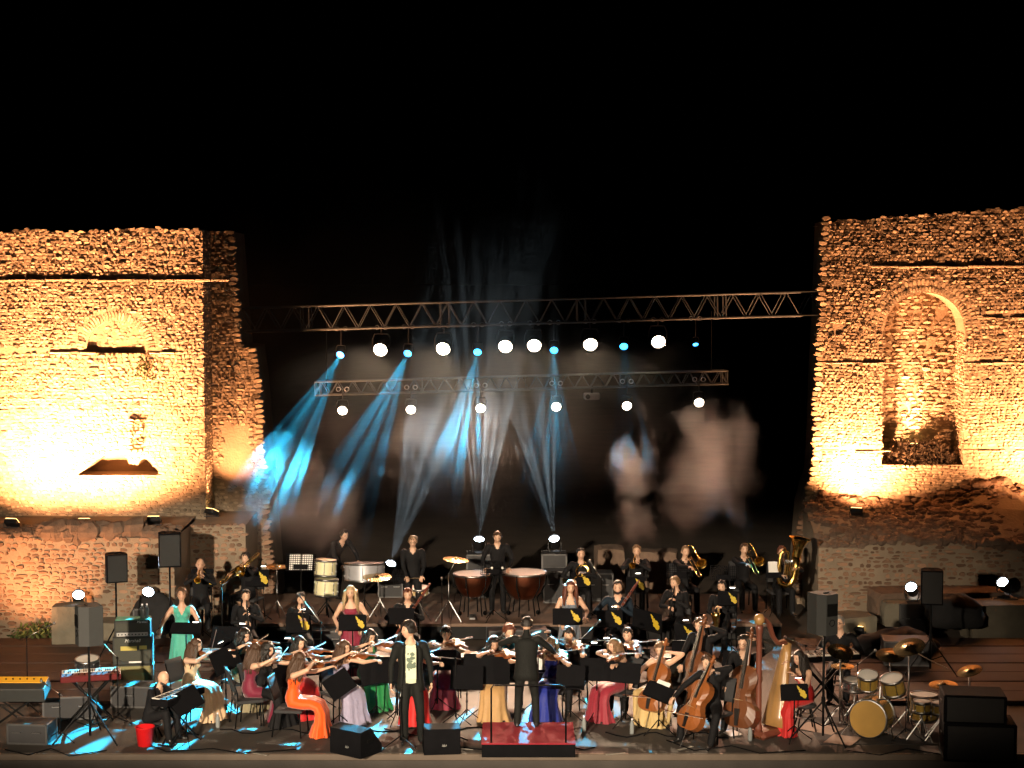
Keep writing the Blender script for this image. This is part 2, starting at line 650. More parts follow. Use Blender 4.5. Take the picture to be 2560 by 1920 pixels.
T.band(-7.3, -6.5, YF, 5.29, .04, .03)
T.band(-10.8, -6.3, YF, 4.35, .03, .02)
# stepped top of the wall
for k in range(46):
    x = -10.8 + k * .1 + T.rs.uniform(-.03, .03)
    vs, fs = stone_mesh(V((x, YF + .02, topL(x) + T.rs.uniform(-.03, .03))), T.rs.uniform(.1, .2), T.rs.uniform(.06, .1), V(EXX), V(EZZ), V(EYN), T.rs, .035)
    T.stones.append((.01, vs, fs))
# the patch of later stones over the low recess
T.face((0, YF, 0), EXX, EZZ, -7.72, -7.42, 3.25, 3.9, lambda x, z: True, pr=(.06, .10))
T.finish()
tower_left = T.root
ml = MB()
x = -10.9
while x < -6.45:       # broken stones lying along the ledge
    h = 0.07 + 0.12 * max(0, noise.noise((x * .8, 4, 0)) + .25) + (0.06 if -8.9 < x < -7.0 else 0)
    rock(ml, (x, YL + .06 + rnd.uniform(-.05, .12), 1.90 + h * .6), h * rnd.uniform(.8, 1.5), rnd, 8, 6, sq=(1.3, .8, .95))
    for q_ in range(3):
        rock(ml, (x + rnd.uniform(-.1, .1), YL + rnd.uniform(.1, 1.0), 1.96), rnd.uniform(.03, .10), rnd, 7, 5, sq=(1.3, 1, .8))
    x += h * rnd.uniform(.4, .8)
ml.build('ledge_rubble', M_RUBBLE, tower_left)['kind'] = 'stuff'

# right tower ------------------------------------------------------
T = Tower('ruined_tower', 'floodlit rubble stone tower with a tall round-headed niche, behind the drummer', 23)
YR = 35.0
YRL = 33.15
topR = lambda x: 7.92 + 0.075 * (x - 6.5) + 0.05 * noise.noise((x * 1.4, 9, 3))
nx0, nx1, nzb, nsp = 7.80, 9.52, 2.85, 5.62
nc, nr = (nx0 + nx1) / 2, (nx1 - nx0) / 2
ntop = lambda x: nsp + math.sqrt(max(0, nr * nr - (x - nc) ** 2))
T.wall_strips(YR, 6.55, 13.8, 2.1, topR, [(nx0, nx1, nzb, ntop, 0.7)])
edgeR = [(-.2, 6.05), (.6, 6.05), (1.3, 6.1), (1.9, 6.14), (2.3, 6.24), (2.6, 6.34), (3.2, 6.38), (4.6, 6.41), (6.0, 6.47), (7.98, 6.52)]
for (z0, x0), (z1, x1) in zip(edgeR, edgeR[1:]):
    T.core.add([(x0, YR, z0), (6.56, YR, z0), (6.56, YR, z1), (x1, YR, z1)], [(0, 1, 2, 3)])
    T.core.add([(x0 + .1, YR + 1.6, z0), (x0, YR, z0), (x1, YR, z1), (x1 + .1, YR + 1.6, z1)], [(0, 1, 2, 3)])
tzl = lambda x: 1.45 + .30 * noise.noise((x * .55, 21, 0)) + .10 * noise.noise((x * 2.1, 5, 0))
tzh = lambda x: 2.12 + .18 * noise.noise((x * .8, 31, 0)) + (.45 * max(0, 1 - abs(x - 9.9) / 1.4))
for i in range(40):
    xa, xb = 6.15 + .19 * i, 6.15 + .19 * (i + 1)
    T.core.add([(xa, YRL, -.2), (xb, YRL, -.2), (xb, YRL, tzl(xb)), (xa, YRL, tzl(xa))], [(0, 1, 2, 3)])
    ya, yb = YRL + .9 + .3 * noise.noise((xa, 3, 0)), YRL + .9 + .3 * noise.noise((xb, 3, 0))
    T.core.add([(xa, YRL, tzl(xa)), (xb, YRL, tzl(xb)), (xb, yb, tzl(xb) * .35 + tzh(xb) * .65 - .08), (xa, ya, tzl(xa) * .35 + tzh(xa) * .65 - .08)], [(0, 1, 2, 3)])
    T.core.add([(xa, ya, tzl(xa) * .35 + tzh(xa) * .65 - .08), (xb, yb, tzl(xb) * .35 + tzh(xb) * .65 - .08), (xb, YR + .05, tzh(xb)), (xa, YR + .05, tzh(xa))], [(0, 1, 2, 3)])
T.core.add([(6.15, YR, -.2), (6.15, YRL, -.2), (6.15, YRL, tzl(6.15)), (6.15, YR, tzh(6.15))], [(0, 1, 2, 3)])
T.core.add([(6.5, YR, 7.9), (13.8, YR, 7.9), (13.8, YR + 1.5, 7.9), (6.5, YR + 1.5, 7.9)], [(0, 1, 2, 3)])
holesR = [(6.85, 5.72), (6.82, 6.62), (6.80, 4.95)]


def ok_right(x, z):
    if z > topR(x) - .03 or x < ex_at(edgeR, z) - .02:
        return False
    if nx0 - .03 < x < nx1 + .03 and nzb < z < nsp:
        return False
    if z >= nsp and math.hypot(x - nc, z - nsp) < nr + .30:
        return False
    if (abs(z - 5.04) < .035) or (abs(z - 3.19) < .03) or (abs(z - 7.08) < .045 and x > 7.6) or (abs(z - 6.0) < .04 and x > 9.9):
        return False
    return not any(abs(x - a) < .09 and abs(z - b_) < .09 for a, b_ in holesR)


T.face((0, YR, 0), EXX, EZZ, 6.1, 11.2, 2.14, 8.2, ok_right, pr=(0.008, 0.036))
T.ring((0, YR, 0), EXX, EZZ, nc, nsp, nr + .01, nr + .15, 0, 180, 44, pr=(.004, .026))
T.ring((0, YR, 0), EXX, EZZ, nc, nsp, nr + .15, nr + .30, 2, 178, 38, pr=(.004, .026))
T.face((0, YR + .7, 0), EXX, EZZ, nx0, nx1, nzb, 6.5, lambda x, z: z < ntop(x) - .03, dens=.9, pr=(.015, .05), wr=(.1, .26), hr=(.06, .1))
T.face((nx1, 0, 0), EYN, EZZ, -(YR + .7), -YR, nzb, nsp, lambda x, z: True, dens=.9, pr=(.01, .04))
T.face((nx0, 0, 0), EY_, EZZ, YR, YR + .7, nzb, nsp, lambda x, z: True, dens=.9, pr=(.01, .04))
T.face((0, YRL, 0), EXX, EZZ, 6.2, 11.2, 0, 1.95, lambda x, z: z < tzl(x) - .03, dens=.8, pr=(.006, .035), wr=(.07, .24), hr=(.05, .11))
for zz in [k * .105 for k in range(77)]:
    x = ex_at(edgeR, min(zz + .05, 7.9))
    vs, fs = stone_mesh(V((x + .03 + T.rs.uniform(-.05, .03), YR, zz + .05)), .2, .1, V(EXX), V(EZZ), V(EYN), T.rs, .035)
    T.stones.append((.01, vs, fs))
for k in range(48):
    x = 6.55 + k * .1
    vs, fs = stone_mesh(V((x, YR + .02, topR(x) + T.rs.uniform(-.03, .03))), T.rs.uniform(.1, .2), T.rs.uniform(.06, .1), V(EXX), V(EZZ), V(EYN), T.rs, .035)
    T.stones.append((.01, vs, fs))
T.band(7.5, 11.2, YR, 7.02, .05, .05)
T.band(9.75, 11.2, YR, 5.95, .045, .045)
T.band(6.6, 7.84, YR, 5.0, .035, .035)
T.band(9.5, 11.2, YR, 5.0, .04, .035)
T.band(6.5, 7.84, YR, 3.15, .03, .03)
T.band(9.5, 11.2, YR, 3.15, .035, .05)
T.finish()
tower_right = T.root
ml = MB()
x = 6.3
while x < 11.2:
    h = 0.06 + 0.10 * max(0, noise.noise((x * .9, 14, 0)) + .2) + 0.05 * (x > 9.6)
    rock(ml, (x, YRL + .06 + rnd.uniform(-.05, .12), tzl(x) + h * .2), h * rnd.uniform(.8, 1.3), rnd, 8, 6, sq=(1.3, .8, .8))
    for q_ in range(12):
        t_ = rnd.uniform(.02, 1.0)
        rock(ml, (x + rnd.uniform(-.1, .1), YRL + (YR - YRL) * t_, tzl(x) + (tzh(x) - tzl(x)) * t_), rnd.uniform(.03, .10) * (1.5 if q_ == 0 else 1), rnd, 7, 5, sq=(1.3, 1, .8))
    x += h * rnd.uniform(.4, .8)
ml.build('ledge_rubble', M_RUBBLE, tower_right)['kind'] = 'stuff'


# ---------------------------------------------------------------- plants on the ruins
M_LEAF = mat('leaf', (0.055, 0.085, 0.025), 0.6, 0, 0.5, 30, island=.5)
M_STEM = mat('stem', (0.12, 0.10, 0.05), 0.8)


def bush(name, label, c, r, n, ls, seed, cat='bush', leafmat=None):
    rs = random.Random(seed)
    t = thing(name, label, cat, c)
    st, lf = MB(), MB()
    for k in range(7):
        a = rs.uniform(0, 6.28)
        tip = V((math.cos(a) * r[0] * .7, math.sin(a) * r[1] * .7, r[2] * rs.uniform(.5, 1.2)))
        st.tube([(0, 0, -.03), tip * .5 + V((0, 0, .03)), tip], [.012, .008, .004], 4)
    for k in range(n):
        d = V((rs.gauss(0, 1), rs.gauss(0, 1), rs.gauss(0, 1))).normalized() * rs.uniform(.35, 1) ** .6
        d *= 1 + .35 * noise.noise(d * 2.2 + V((seed, 0, 0)))
        p = V((d.x * r[0], d.y * r[1], abs(d.z) * r[2] * 1.25 + .02))
        e = V((rs.gauss(0, 1), rs.gauss(0, 1), rs.gauss(0, 1))).normalized()
        q = e.orthogonal().normalized()
        l = ls * rs.uniform(.6, 1.3)
        lf.add([p - e * l, p + q * l * .4, p + e * l, p - q * l * .4], [(0, 1, 2, 3)])
    st.build('stems', M_STEM, t)
    lf.build('foliage', leafmat or M_LEAF, t)['kind'] = 'stuff'
    return t


def weed(label, x, h, seed):
    rs = random.Random(seed)
    t = thing('weed', label, 'weed', (x, YF + .3, 7.68))
    st, lf = MB(), MB()
    st.tube([(0, 0, -.06), (.01, 0, h * .5), (.015, 0, h)], [.012, .009, .004], 5)
    for k in range(46):
        z = h * rs.uniform(.02, 1)
        a = rs.uniform(0, 6.28)
        l = .12 * (1 - z / h * .6) * rs.uniform(.5, 1)
        d = V((math.cos(a), math.sin(a), .5)) * l
        q = V((-math.sin(a), math.cos(a), 0)) * .018
        p = V((.01, 0, z))
        lf.add([p, p + d * .5 + q, p + d, p + d * .5 - q], [(0, 1, 2, 3)])
    st.build('stem', M_STEM, t)
    lf.build('leaves', M_LEAF, t)['kind'] = 'stuff'


weed('tallest thin weed growing on top of the left tower', -8.36, .52, 1)
weed('shorter thin weed beside the tallest one on top of the left tower', -8.63, .40, 2)
bush('wall_plant', 'small plant hanging on the left tower wall under the arch', (-7.38, YF - .04, 4.75), (.26, .14, .36), 160, .04, 3, 'plant')
bush('niche_shadow_bush', 'dark bush added for the shadow at the foot of the round-headed niche', (nc + .02, YR + .20, nzb), (.74, .20, .40), 1700, .05, 4, 'bush', mat('shadow_leaf', (.05, .034, .02), .9, 0, .4, 20, island=.4))  # added dark foliage, stands in for the shadow in the niche
bush('grass_bush', 'low green bush at the foot of the left tower', (-8.9, 30.9, -.1), (.55, .4, .35), 420, .06, 5)


# ---------------------------------------------------------------- fallen blocks
def block(label, x, y, z, sx, sy, sz, rz, seed, m=None):
    rs = random.Random(seed)
    mb = MB()
    nx, ny, nz = 5, 4, 4
    base = MB().box((0, 0, 0), (sx, sy, sz))
    import bmesh
    bm = bmesh.new()
    bmesh.ops.create_cube(bm, size=1)
    bmesh.ops.subdivide_edges(bm, edges=bm.edges[:], cuts=4, use_grid_fill=True)
    for v in bm.verts:
        p = V((v.co.x * sx, v.co.y * sy, v.co.z * sz))
        q = V(v.co) * 2
        k = sum(abs(a) > .9 for a in q)
        n = noise.noise(p * 2.5 + V((seed * 3.1, 0, 0))) * .06 + noise.noise(p * 7 + V((seed, 0, 0))) * .025
        p *= (1 + n) * (1 - .035 * max(0, k - 1))
        v.co = p + V((0, 0, sz / 2))
    me = bpy.data.meshes.new('stone_block')
    bm.to_mesh(me); bm.free()
    me.materials.append(m or M_BLOCK)
    o = bpy.data.objects.new('stone_block', me)
    C.objects.link(o)
    o.location = (x, y, z); o.rotation_euler = (0, 0, rz)
    tag(o, label, 'stone block', 'fallen stone blocks')
    return o


block('upright weathered block standing behind the left keyboards', -8.15, 30.4, .0, .60, .5, .80, .1, 1)
block('low block lying behind the guitar amplifier', -7.2, 30.75, .0, 1.0, .6, .42, -.1, 2)
block('largest pale block at the foot of the right tower', 9.55, 31.6, -.1, 1.75, .8, .72, .05, 3)
block('long grey block left of the largest pale block', 7.85, 31.8, .12, 1.5, .7, .48, -.05, 4)
block('sloping block low in front of the right tower', 6.35, 31.3, .0, .95, .7, .42, .4, 5)
block('squared block behind the trumpeter with the lit hair', 2.05, 34.8, .0, .6, .6, 1.15, .1, 6, M_RUBBLE)
block('second squared block behind the trombonists', 3.1, 35.0, .0, .8, .6, 1.05, -.1, 7, M_RUBBLE)

# ---------------------------------------------------------------- trusses
M_TRUSS = mat('truss_alu', (0.10, 0.118, 0.135), 0.55, 0.4, 0.15, 20)


def truss(label, a, b, h, pitch, rch, joints):
    a, b = V(a), V(b)
    t = thing('lighting_truss', label, 'truss', a)
    d = b - a
    L = d.length
    ex = d.normalized()
    ey = V((0, 1, 0))
    ez = ex.cross(ey).normalized()
    P = lambda s, i, j: ex * s + ey * (h / 2 * i) + ez * (h / 2 * j)
    for i in (-1, 1):
        for j in (-1, 1):
            MB().bar(P(0, i, j), P(L, i, j), rch, 8).build('chord', M_TRUSS, t, True)
    n = int(round(L / pitch))
    br = MB()
    for i in (-1, 1):
        for k in range(n):
            s0, s1 = L * k / n, L * (k + 1) / n
            m = (s0 + s1) / 2
            br.bar(P(s0, i, -1), P(m, i, 1), rch * .5, 5)
            br.bar(P(m, i, 1), P(s1, i, -1), rch * .5, 5)
    for j in (-1, 1):
        for k in range(n):
            s0, s1 = L * k / n, L * (k + 1) / n
            br.bar(P(s0, -1 if k % 2 else 1, j), P(s1, 1 if k % 2 else -1, j), rch * .45, 5)
    br.build('bracing', M_TRUSS, t)
    for q in joints:
        for dd in (-.09, .09):
            f = MB()
            s = q * L + dd
            s = min(max(s, .02), L - .02)
            for i in (-1, 1):
                f.bar(P(s, i, -1), P(s, i, 1), rch * .7, 6)
                f.bar(P(s, -1, i), P(s, 1, i), rch * .7, 6)
            f.build('joint_frame', M_TRUSS, t)
    return t


UA, UB = V((-6.6, 35.6, 5.87)), V((7.2, 35.6, 6.27))
LA, LB = V((-4.18, 35.3, 4.45)), V((4.57, 35.3, 4.69))
truss('long upper truss spanning from one tower to the other', UA, UB, .50, .55, .026, (.16, .375, .585, .80))
truss('shorter lower truss hung below the long one', LA, LB, .28, .32, .019, (0.004, .25, .5, .75, .996))
uz = lambda x: UA.z + (x - UA.x) / (UB.x - UA.x) * (UB.z - UA.z)
lz = lambda x: LA.z + (x - LA.x) / (LB.x - LA.x) * (LB.z - LA.z)
for x, w in ((-3.95, 'first'), (4.24, 'last')):
    tag(MB().bar((x, 35.4, lz(x)), (x, 35.5, uz(x) - .1), .012, 6).build('hoist_chain', BLACK),
        'thin hoist chain holding the %s end of the lower truss' % ('left' if x < 0 else 'right'), 'chain', 'hoist chains')

# ---------------------------------------------------------------- lamps on the rig
M_WARMLENS = mat('lamp_lens_warm', (0.9, 0.85, 0.75), 0.3, emit=(1.0, 0.80, 0.60), estr=60)
M_COOLLENS = mat('lamp_lens_cool', (0.8, 0.9, 1.0), 0.3, emit=(0.75, 0.9, 1.0), estr=50)
M_BLUELENS = mat('lamp_lens_blue', (0.3, 0.6, 1.0), 0.3, emit=(0.02, 0.36, 1.0), estr=14)
M_CAN = mat('lamp_housing', (0.018, 0.018, 0.02), 0.5, 0.2, 0.2)


def dots(scale, thr, soft, seed=0.0, sy=1.0):
    """a metal pattern disc inside the lamp: only spots of it let light through"""
    def f(nt, nrm, strength):
        L = nt.links
        sp = nt.nodes.new('ShaderNodeSeparateXYZ'); L.new(nrm, sp.inputs[0])
        cb = nt.nodes.new('ShaderNodeCombineXYZ')
        for i, ax in enumerate('XY'):
            dv = nt.nodes.new('ShaderNodeMath'); dv.operation = 'DIVIDE'
            L.new(sp.outputs[ax], dv.inputs[0]); L.new(sp.outputs['Z'], dv.inputs[1])
            ml_ = nt.nodes.new('ShaderNodeMath'); ml_.operation = 'MULTIPLY_ADD'
            L.new(dv.outputs[0], ml_.inputs[0])
            ml_.inputs[1].default_value = scale * (sy if i == 1 else 1)
            ml_.inputs[2].default_value = seed
            L.new(ml_.outputs[0], cb.inputs[i])
        vo = nt.nodes.new('ShaderNodeTexVoronoi')
        vo.voronoi_dimensions = '2D'
        vo.inputs['Scale'].default_value = 1.0
        L.new(cb.outputs[0], vo.inputs['Vector'])
        mr = nt.nodes.new('ShaderNodeMapRange')
        mr.interpolation_type = 'SMOOTHSTEP'
        mr.inputs['From Min'].default_value = thr + soft
        mr.inputs['From Max'].default_value = thr - soft
        L.new(vo.outputs['Distance'], mr.inputs['Value'])
        L.new(mr.outputs['Result'], strength)
    return f


def stage_lamp(name, label, cat, c, aim, r, lens, power, color, angle, hang=None, blend=.35, gobo=None, group=None, length=2.1, soft=.04):
    """housing, lens, yoke; c = centre of the lens; hang = height of the bar it hangs from, or None when it stands"""
    c, aim = V(c), V(aim)
    d = (aim - c).normalized()
    t = thing(name, label, cat, c, 0, group)
    x, y, z = frame_from(d)
    Mx = Matrix((x, y, z)).transposed().to_4x4()
    MB().lathe([(r * .55, -r * length), (r * .95, -r * length * .8), (r * 1.04, -.3 * r), (r * 1.12, 0), (r * 1.12, .25 * r), (r * 1.0, .25 * r), (r * .97, -.02)], 20, Mx, cap=False).build('housing', M_CAN, t, True)
    MB().lathe([(.001, .0), (r * .6, -.004), (r * .97, -.012)], 20, Mx, cap=False).build('lens', lens, t, True)
    ctr = -d * r * .9
    side = V((0, 0, 1)).cross(d).normalized()
    up = 1 if hang is not None else -1
    q = r * 1.28
    yk = MB()
    base = ctr + V((0, 0, up * r * 2.0))
    yk.tube([ctr + side * q, ctr + side * q + V((0, 0, up * r * 1.2)), base + side * q * .75, base - side * q * .75, ctr - side * q + V((0, 0, up * r * 1.2)), ctr - side * q], r * .12, 6)
    yk.build('yoke', M_CAN, t)
    if hang is not None:
        top = V((0, ctr.y, hang - c.z))
        MB().bar(base, V((ctr.x, ctr.y, top.z)), r * .14, 6).build('drop_pipe', M_CAN, t)
        for e in (-.09, .09):
            k = MB()
            pts = [V((ctr.x + e, ctr.y, top.z)) + V((0.045 * math.cos(a), -.0, .045 * math.sin(a))) for a in [i * .6283 for i in range(11)]]
            k.tube(pts, .012, 6, cap=False)
            k.build('clamp', ALU, t, True)
    else:
        MB().box(base + V((0, 0, -r * .45)), (r * 2.3, r * 2.1, r * .9), bev=r * .15).build('base', M_CAN, t)
    if power:
        s = spot('lamp_light', c + d * (r * .3 + .02), aim, power, color, angle, blend, soft, gobo)
    return t


ordw = ('first', 'second', 'third', 'fourth', 'fifth', 'sixth')
WARM = (1.0, 0.72, 0.48)
up_warm = [(-2.79, 35.30, 5.27), (-1.46, 35.30, 5.29), (-0.14, 35.30, 5.34), (0.47, 35.30, 5.36), (1.66, 35.30, 5.38), (3.10, 35.30, 5.44)]
aims_w = [(-4.2, 23.0, 0.8), (-2.6, 23.0, .8), (-0.8, 23.0, .8), (0.5, 23.0, .8), (1.8, 23.0, .8), (3.6, 23.0, .8)]
for i, (c, a) in enumerate(zip(up_warm, aims_w)):
    stage_lamp('flood_lamp', '%s large warm white lamp from the left under the upper truss' % ordw[i], 'stage lamp', c, a, .145, M_WARMLENS,
               2600, WARM, 50, hang=uz(c[0]) - .24, group='large white lamps under the upper truss', soft=.12)
CY = (0.02, 0.56, 0.95)
up_blue = [(-3.64, 35.30, 5.16), (-2.21, 35.30, 5.19), (-0.73, 35.30, 5.22), (0.89, 35.30, 5.26), (2.37, 35.30, 5.34), (3.89, 35.30, 5.38)]
aims_b = [(-5.7, 24.2, 0), (-4.0, 24.0, 0), (-1.7, 23.9, 0), (0.4, 24.3, 0), (1.9, 24.0, 0), (4.4, 30.0, 0)]
pw_b = [150000, 120000, 80000, 80000, 14000, 5000]
for i, (c, a) in enumerate(zip(up_blue, aims_b)):
    stage_lamp('moving_lamp', '%s small blue lamp from the left under the upper truss' % ordw[i], 'stage lamp', c, a, .085 if i < 5 else .06, M_BLUELENS,
               pw_b[i], CY, 14, hang=uz(c[0]) - .24, group='blue lamps under the upper truss', blend=.1, gobo=dots(23, .35, .07, i * 7.3, .36), soft=.015)
lo_warm = [(-3.57, 35.00, 4.00), (-2.13, 35.00, 4.02), (-0.66, 35.00, 4.05), (0.93, 35.00, 4.08), (2.42, 35.00, 4.10), (3.94, 35.00, 4.17)]
for i, c in enumerate(lo_warm):
    stage_lamp('flood_lamp', '%s warm white lamp from the left under the lower truss' % ordw[i], 'stage lamp', c, (c[0] * .9, 24.5, 0.6), .098, M_WARMLENS,
               1500 if i > 3 else 800, (1.0, 0.46, 0.28), 66, hang=lz(c[0]) - .02, blend=1.0, group='white lamps under the lower truss', soft=.08)
pj = (1.69, 35.20, 4.29)
o = thing('projector_box', 'small white box hanging under the lower truss', 'box', pj)
MB().box((0, 0, 0), (.34, .3, .13), bev=.02).build('case', mat('white_case', (.7, .68, .65), .5), o)
MB().bar((0, 0, .06), (0, .06, lz(pj[0]) - pj[2] - .1), .02, 6).build('bracket', BLACK, o)
MB().lathe([(.05, 0), (.05, .04), (.035, .045)], 14, Matrix.Translation((-.09, -.15, 0)) @ Matrix.Rotation(R(90), 4, 'X')).build('lens_ring', BLKM, o)

# moving lamps standing behind the players and at the feet of the towers
M_CASE = mat('flight_case', (0.02, 0.02, 0.022), 0.6, 0, 0.2)


def case(label, x, y, z, sx, sy, sz, rz=0.0):
    t = thing('flight_case', label, 'case', (x, y, z), rz, 'black flight cases')
    MB().box((0, 0, sz / 2), (sx, sy, sz), bev=.012).build('body', M_CASE, t)
    e = MB()
    for i in (-1, 1):
        for j in (-1, 1):
            e.box((i * (sx / 2 - .008), j * (sy / 2 - .008), sz / 2), (.028, .028, sz + .012))
        for k in (.01, sz - .01):
            e.box((0, i * (sy / 2 - .008), k), (sx, .028, .028))
    e.build('edge_trim', mat('case_trim', (.10, .10, .10), .45, .7), t)
    for i in (-1, 1):
        h = MB().tube([(i * sx / 4 - .06, -sy / 2, sz * .6), (i * sx / 4 - .06, -sy / 2 - .03, sz * .6), (i * sx / 4 + .06, -sy / 2 - .03, sz * .6), (i * sx / 4 + .06, -sy / 2, sz * .6)], .008, 5)
        h.build('handle', CHROME, t)
    return t


COOL = (0.72, 0.9, 1.0)
beams = [  # lens centre, aim, power, label, group
    ((-2.47, 33.70, 0.97), (-1.0, 31.0, 5.4), 70000, 'floor moving lamp sending a fan of pale beams up beside the percussion', 20),
    ((-0.67, 33.70, 1.47), (-0.4, 31.4, 5.6), 52000, 'floor moving lamp behind the timpanist aimed up', 20),
    ((0.86, 33.70, 1.48), (0.2, 31.0, 5.0), 52000, 'floor moving lamp right of the timpanist aimed up', 20),
    ((-8.04, 30.60, 0.92), (-6.9, 27.0, 4.6), 6000, 'leftmost floor moving lamp at the foot of the left tower', 16),
    ((-6.79, 30.80, 0.94), (-5.2, 27.5, 4.0), 6000, 'floor moving lamp beside the taller pole loudspeaker', 16),
    ((7.64, 31.60, 0.88), (6.1, 28.6, 3.6), 12000, 'floor moving lamp left of the pole loudspeaker on the drum side', 9),
    ((9.48, 31.90, 0.92), (7.2, 28.8, 4.0), 12000, 'rightmost floor moving lamp above the large pale block', 9),
]
for c, a, p, lab, ang in beams:
    stage_lamp('moving_lamp', lab, 'stage lamp', c, a, .105, M_COOLLENS, p, COOL, ang, None, .15, gobo=dots(26, .26, .12, c[0] * 3.1, .12) if p > 20000 else None,
               group='moving lamps on the floor', soft=.01, length=2.4)
    zb = c[2] - .105 * 2.95 + .02
    gz = .30 if (abs(c[0]) < 4 and c[1] < 33.9) else -.12
    gz = gz if gz < 0 else .30
    case('black case under the ' + lab.split(' sending')[0].split(' aimed')[0], c[0], c[1] + .09, gz, .5, .5, zb - gz)

# sodium floodlights on the ledges of the towers, and two added on the ground
SOD = (1.0, 0.42, 0.17)


def flood(label, c, aim, power, angle=120):
    c, aim = V(c), V(aim)
    t = thing('floodlight', label, 'floodlight', c)
    d = (aim - c).normalized()
    x, y, z = frame_from(d)
    Mx = Matrix((x, y, z)).transposed()
    MB().box((0, 0, 0), (.26, .2, .1), Mx, bev=.02).build('housing', M_CAN, t)
    MB().box(d * .052, (.22, .16, .006), Mx).build('glass', mat('sodium_glass', (.9, .7, .3), .3, emit=(1, .6, .2), estr=12), t)
    MB().tube([V((-.15, 0, 0)), V((-.15, 0, -.09)), V((.15, 0, -.09)), V((.15, 0, 0))], .012, 5).build('bracket', M_CAN, t)
    spot('flood_light', c + d * .09, aim, power, SOD, angle, 1.0, .08)


flood('sodium floodlight on the ledge at the left end of the left tower', (-9.6, YF - 1.75, 2.10), (-9.3, YF, 4.4), 8600, 124)
flood('sodium floodlight on the ledge below the low arched recess', (-8.2, YF - 1.75, 2.10), (-8.1, YF, 4.4), 8600, 124)
flood('sodium floodlight on the ledge near the corner of the left tower', (-6.95, YF - 1.4, 2.10), (-7.1, YF, 4.6), 1100, 120)
flood('sodium floodlight on the rubble left of the tall niche', (7.05, YR - 1.15, 2.02), (7.6, YR + .2, 4.2), 6400, 130)
flood('sodium floodlight hidden at the foot of the tall niche', (nc - .05, YR + .42, nzb + .36), (nc - .05, YR + .52, 6.3), 1500, 100)
flood('sodium floodlight on the rubble right of the tall niche', (11.2, YR - 1.5, 2.1), (10.6, YR, 4.8), 5200, 125)
flood('sodium floodlight on the ledge behind the left tower corner', (-6.08, YB - .9, 2.06), (-5.35, YB, 4.4), 1300, 84)
flood('added ground floodlight putting warm light on the foot of the left tower', (-9.5, 29.6, .16), (-8.6, YL, 2.0), 900, 110)  # added lamp, imitates the warm spill on the lower wall
flood('added ground floodlight putting warm light on the foot of the right tower', (6.5, 31.0, .16), (7.6, YRL, 2.2), 800, 110)  # added in the same way for the lower right wall

# ---------------------------------------------------------------- smoke in the air above the players


def smoke(name, c, r, dens, scale, seed, power=1.0, thr=0.35, box=False, col=(0.8, 0.8, 0.8)):
    m = bpy.data.materials.new(name)
    m.use_nodes = True
    nt = m.node_tree
    L = nt.links
    nt.nodes.remove(nt.nodes['Principled BSDF'])
    out = nt.nodes['Material Output']
    vs = nt.nodes.new('ShaderNodeVolumeScatter')
    vs.inputs['Color'].default_value = (*col, 1)
    vs.inputs['Anisotropy'].default_value = 0.45
    tc = nt.nodes.new('ShaderNodeTexCoord')
    ln = nt.nodes.new('ShaderNodeVectorMath'); ln.operation = 'LENGTH'
    L.new(tc.outputs['Object'], ln.inputs[0])
    nz = nt.nodes.new('ShaderNodeTexNoise')
    nz.inputs['Scale'].default_value = scale
    nz.inputs['Detail'].default_value = 2.5
    nz.inputs['Roughness'].default_value = 0.55
    nz.inputs['Distortion'].default_value = 0.6
    mp = nt.nodes.new('ShaderNodeMapping')
    mp.inputs['Location'].default_value = (seed * 3.7, seed, seed * 1.3)
    ge = nt.nodes.new('ShaderNodeNewGeometry')
    L.new(ge.outputs['Position'], mp.inputs['Vector'])
    L.new(mp.outputs['Vector'], nz.inputs['Vector'])
    # dense where the noise is high and the middle is near: the cloud ends in wisps, not at a shell
    n1 = nt.nodes.new('ShaderNodeMath'); n1.operation = 'MULTIPLY_ADD'
    L.new(nz.outputs['Fac'], n1.inputs[0]); n1.inputs[1].default_value = power; n1.inputs[2].default_value = 1 - power * .5
    mu = nt.nodes.new('ShaderNodeMath'); mu.operation = 'SUBTRACT'
    L.new(n1.outputs[0], mu.inputs[0]); L.new(ln.outputs['Value'], mu.inputs[1])
    m2 = nt.nodes.new('ShaderNodeMapRange'); m2.interpolation_type = 'SMOOTHSTEP'
    m2.inputs['From Min'].default_value = thr
    m2.inputs['From Max'].default_value = thr + .75
    L.new(mu.outputs[0], m2.inputs['Value'])
    mu = m2
    m3 = nt.nodes.new('ShaderNodeMath'); m3.operation = 'MULTIPLY'
    L.new(mu.outputs['Result'], m3.inputs[0]); m3.inputs[1].default_value = dens
    L.new(m3.outputs[0], vs.inputs['Density'])
    L.new(vs.outputs[0], out.inputs['Volume'])
    mb = MB().ball((0, 0, 0), 1.0, 16, 10)
    o = mb.build('smoke', m)
    o.location = c
    o.scale = r
    o['kind'] = 'stuff'
    o['label'] = name
    o['category'] = 'smoke'
    return o


smoke('thin stage smoke hanging between the trusses and the players', (-1.8, 32.6, 4.9), (6.8, 4.2, 5.0), 0.0029, .6, 1.0, 1.2, .15)
smoke('pale smoke drifting by the corner of the left tower', (-4.56, 31.60, 2.47), (2.6, 1.4, 2.0), 0.15, .9, 2.0, 1.8, .34)
smoke('smoke puff lit under the fifth lower lamp', (2.26, 31.60, 2.83), (.75, .9, 1.8), 0.12, 1.3, 3.0, 2.0, .34)
smoke('large smoke puff lit under the last lower lamp', (3.79, 31.60, 3.18), (1.35, 1.2, 2.1), 0.105, 1.15, 4.0, 2.0, .34)
smoke('faint smoke drifting behind the timpanist', (-1.12, 32.00, 3.58), (2.4, 1.2, 2.2), 0.022, 1.2, 5.0, 1.8, .3)

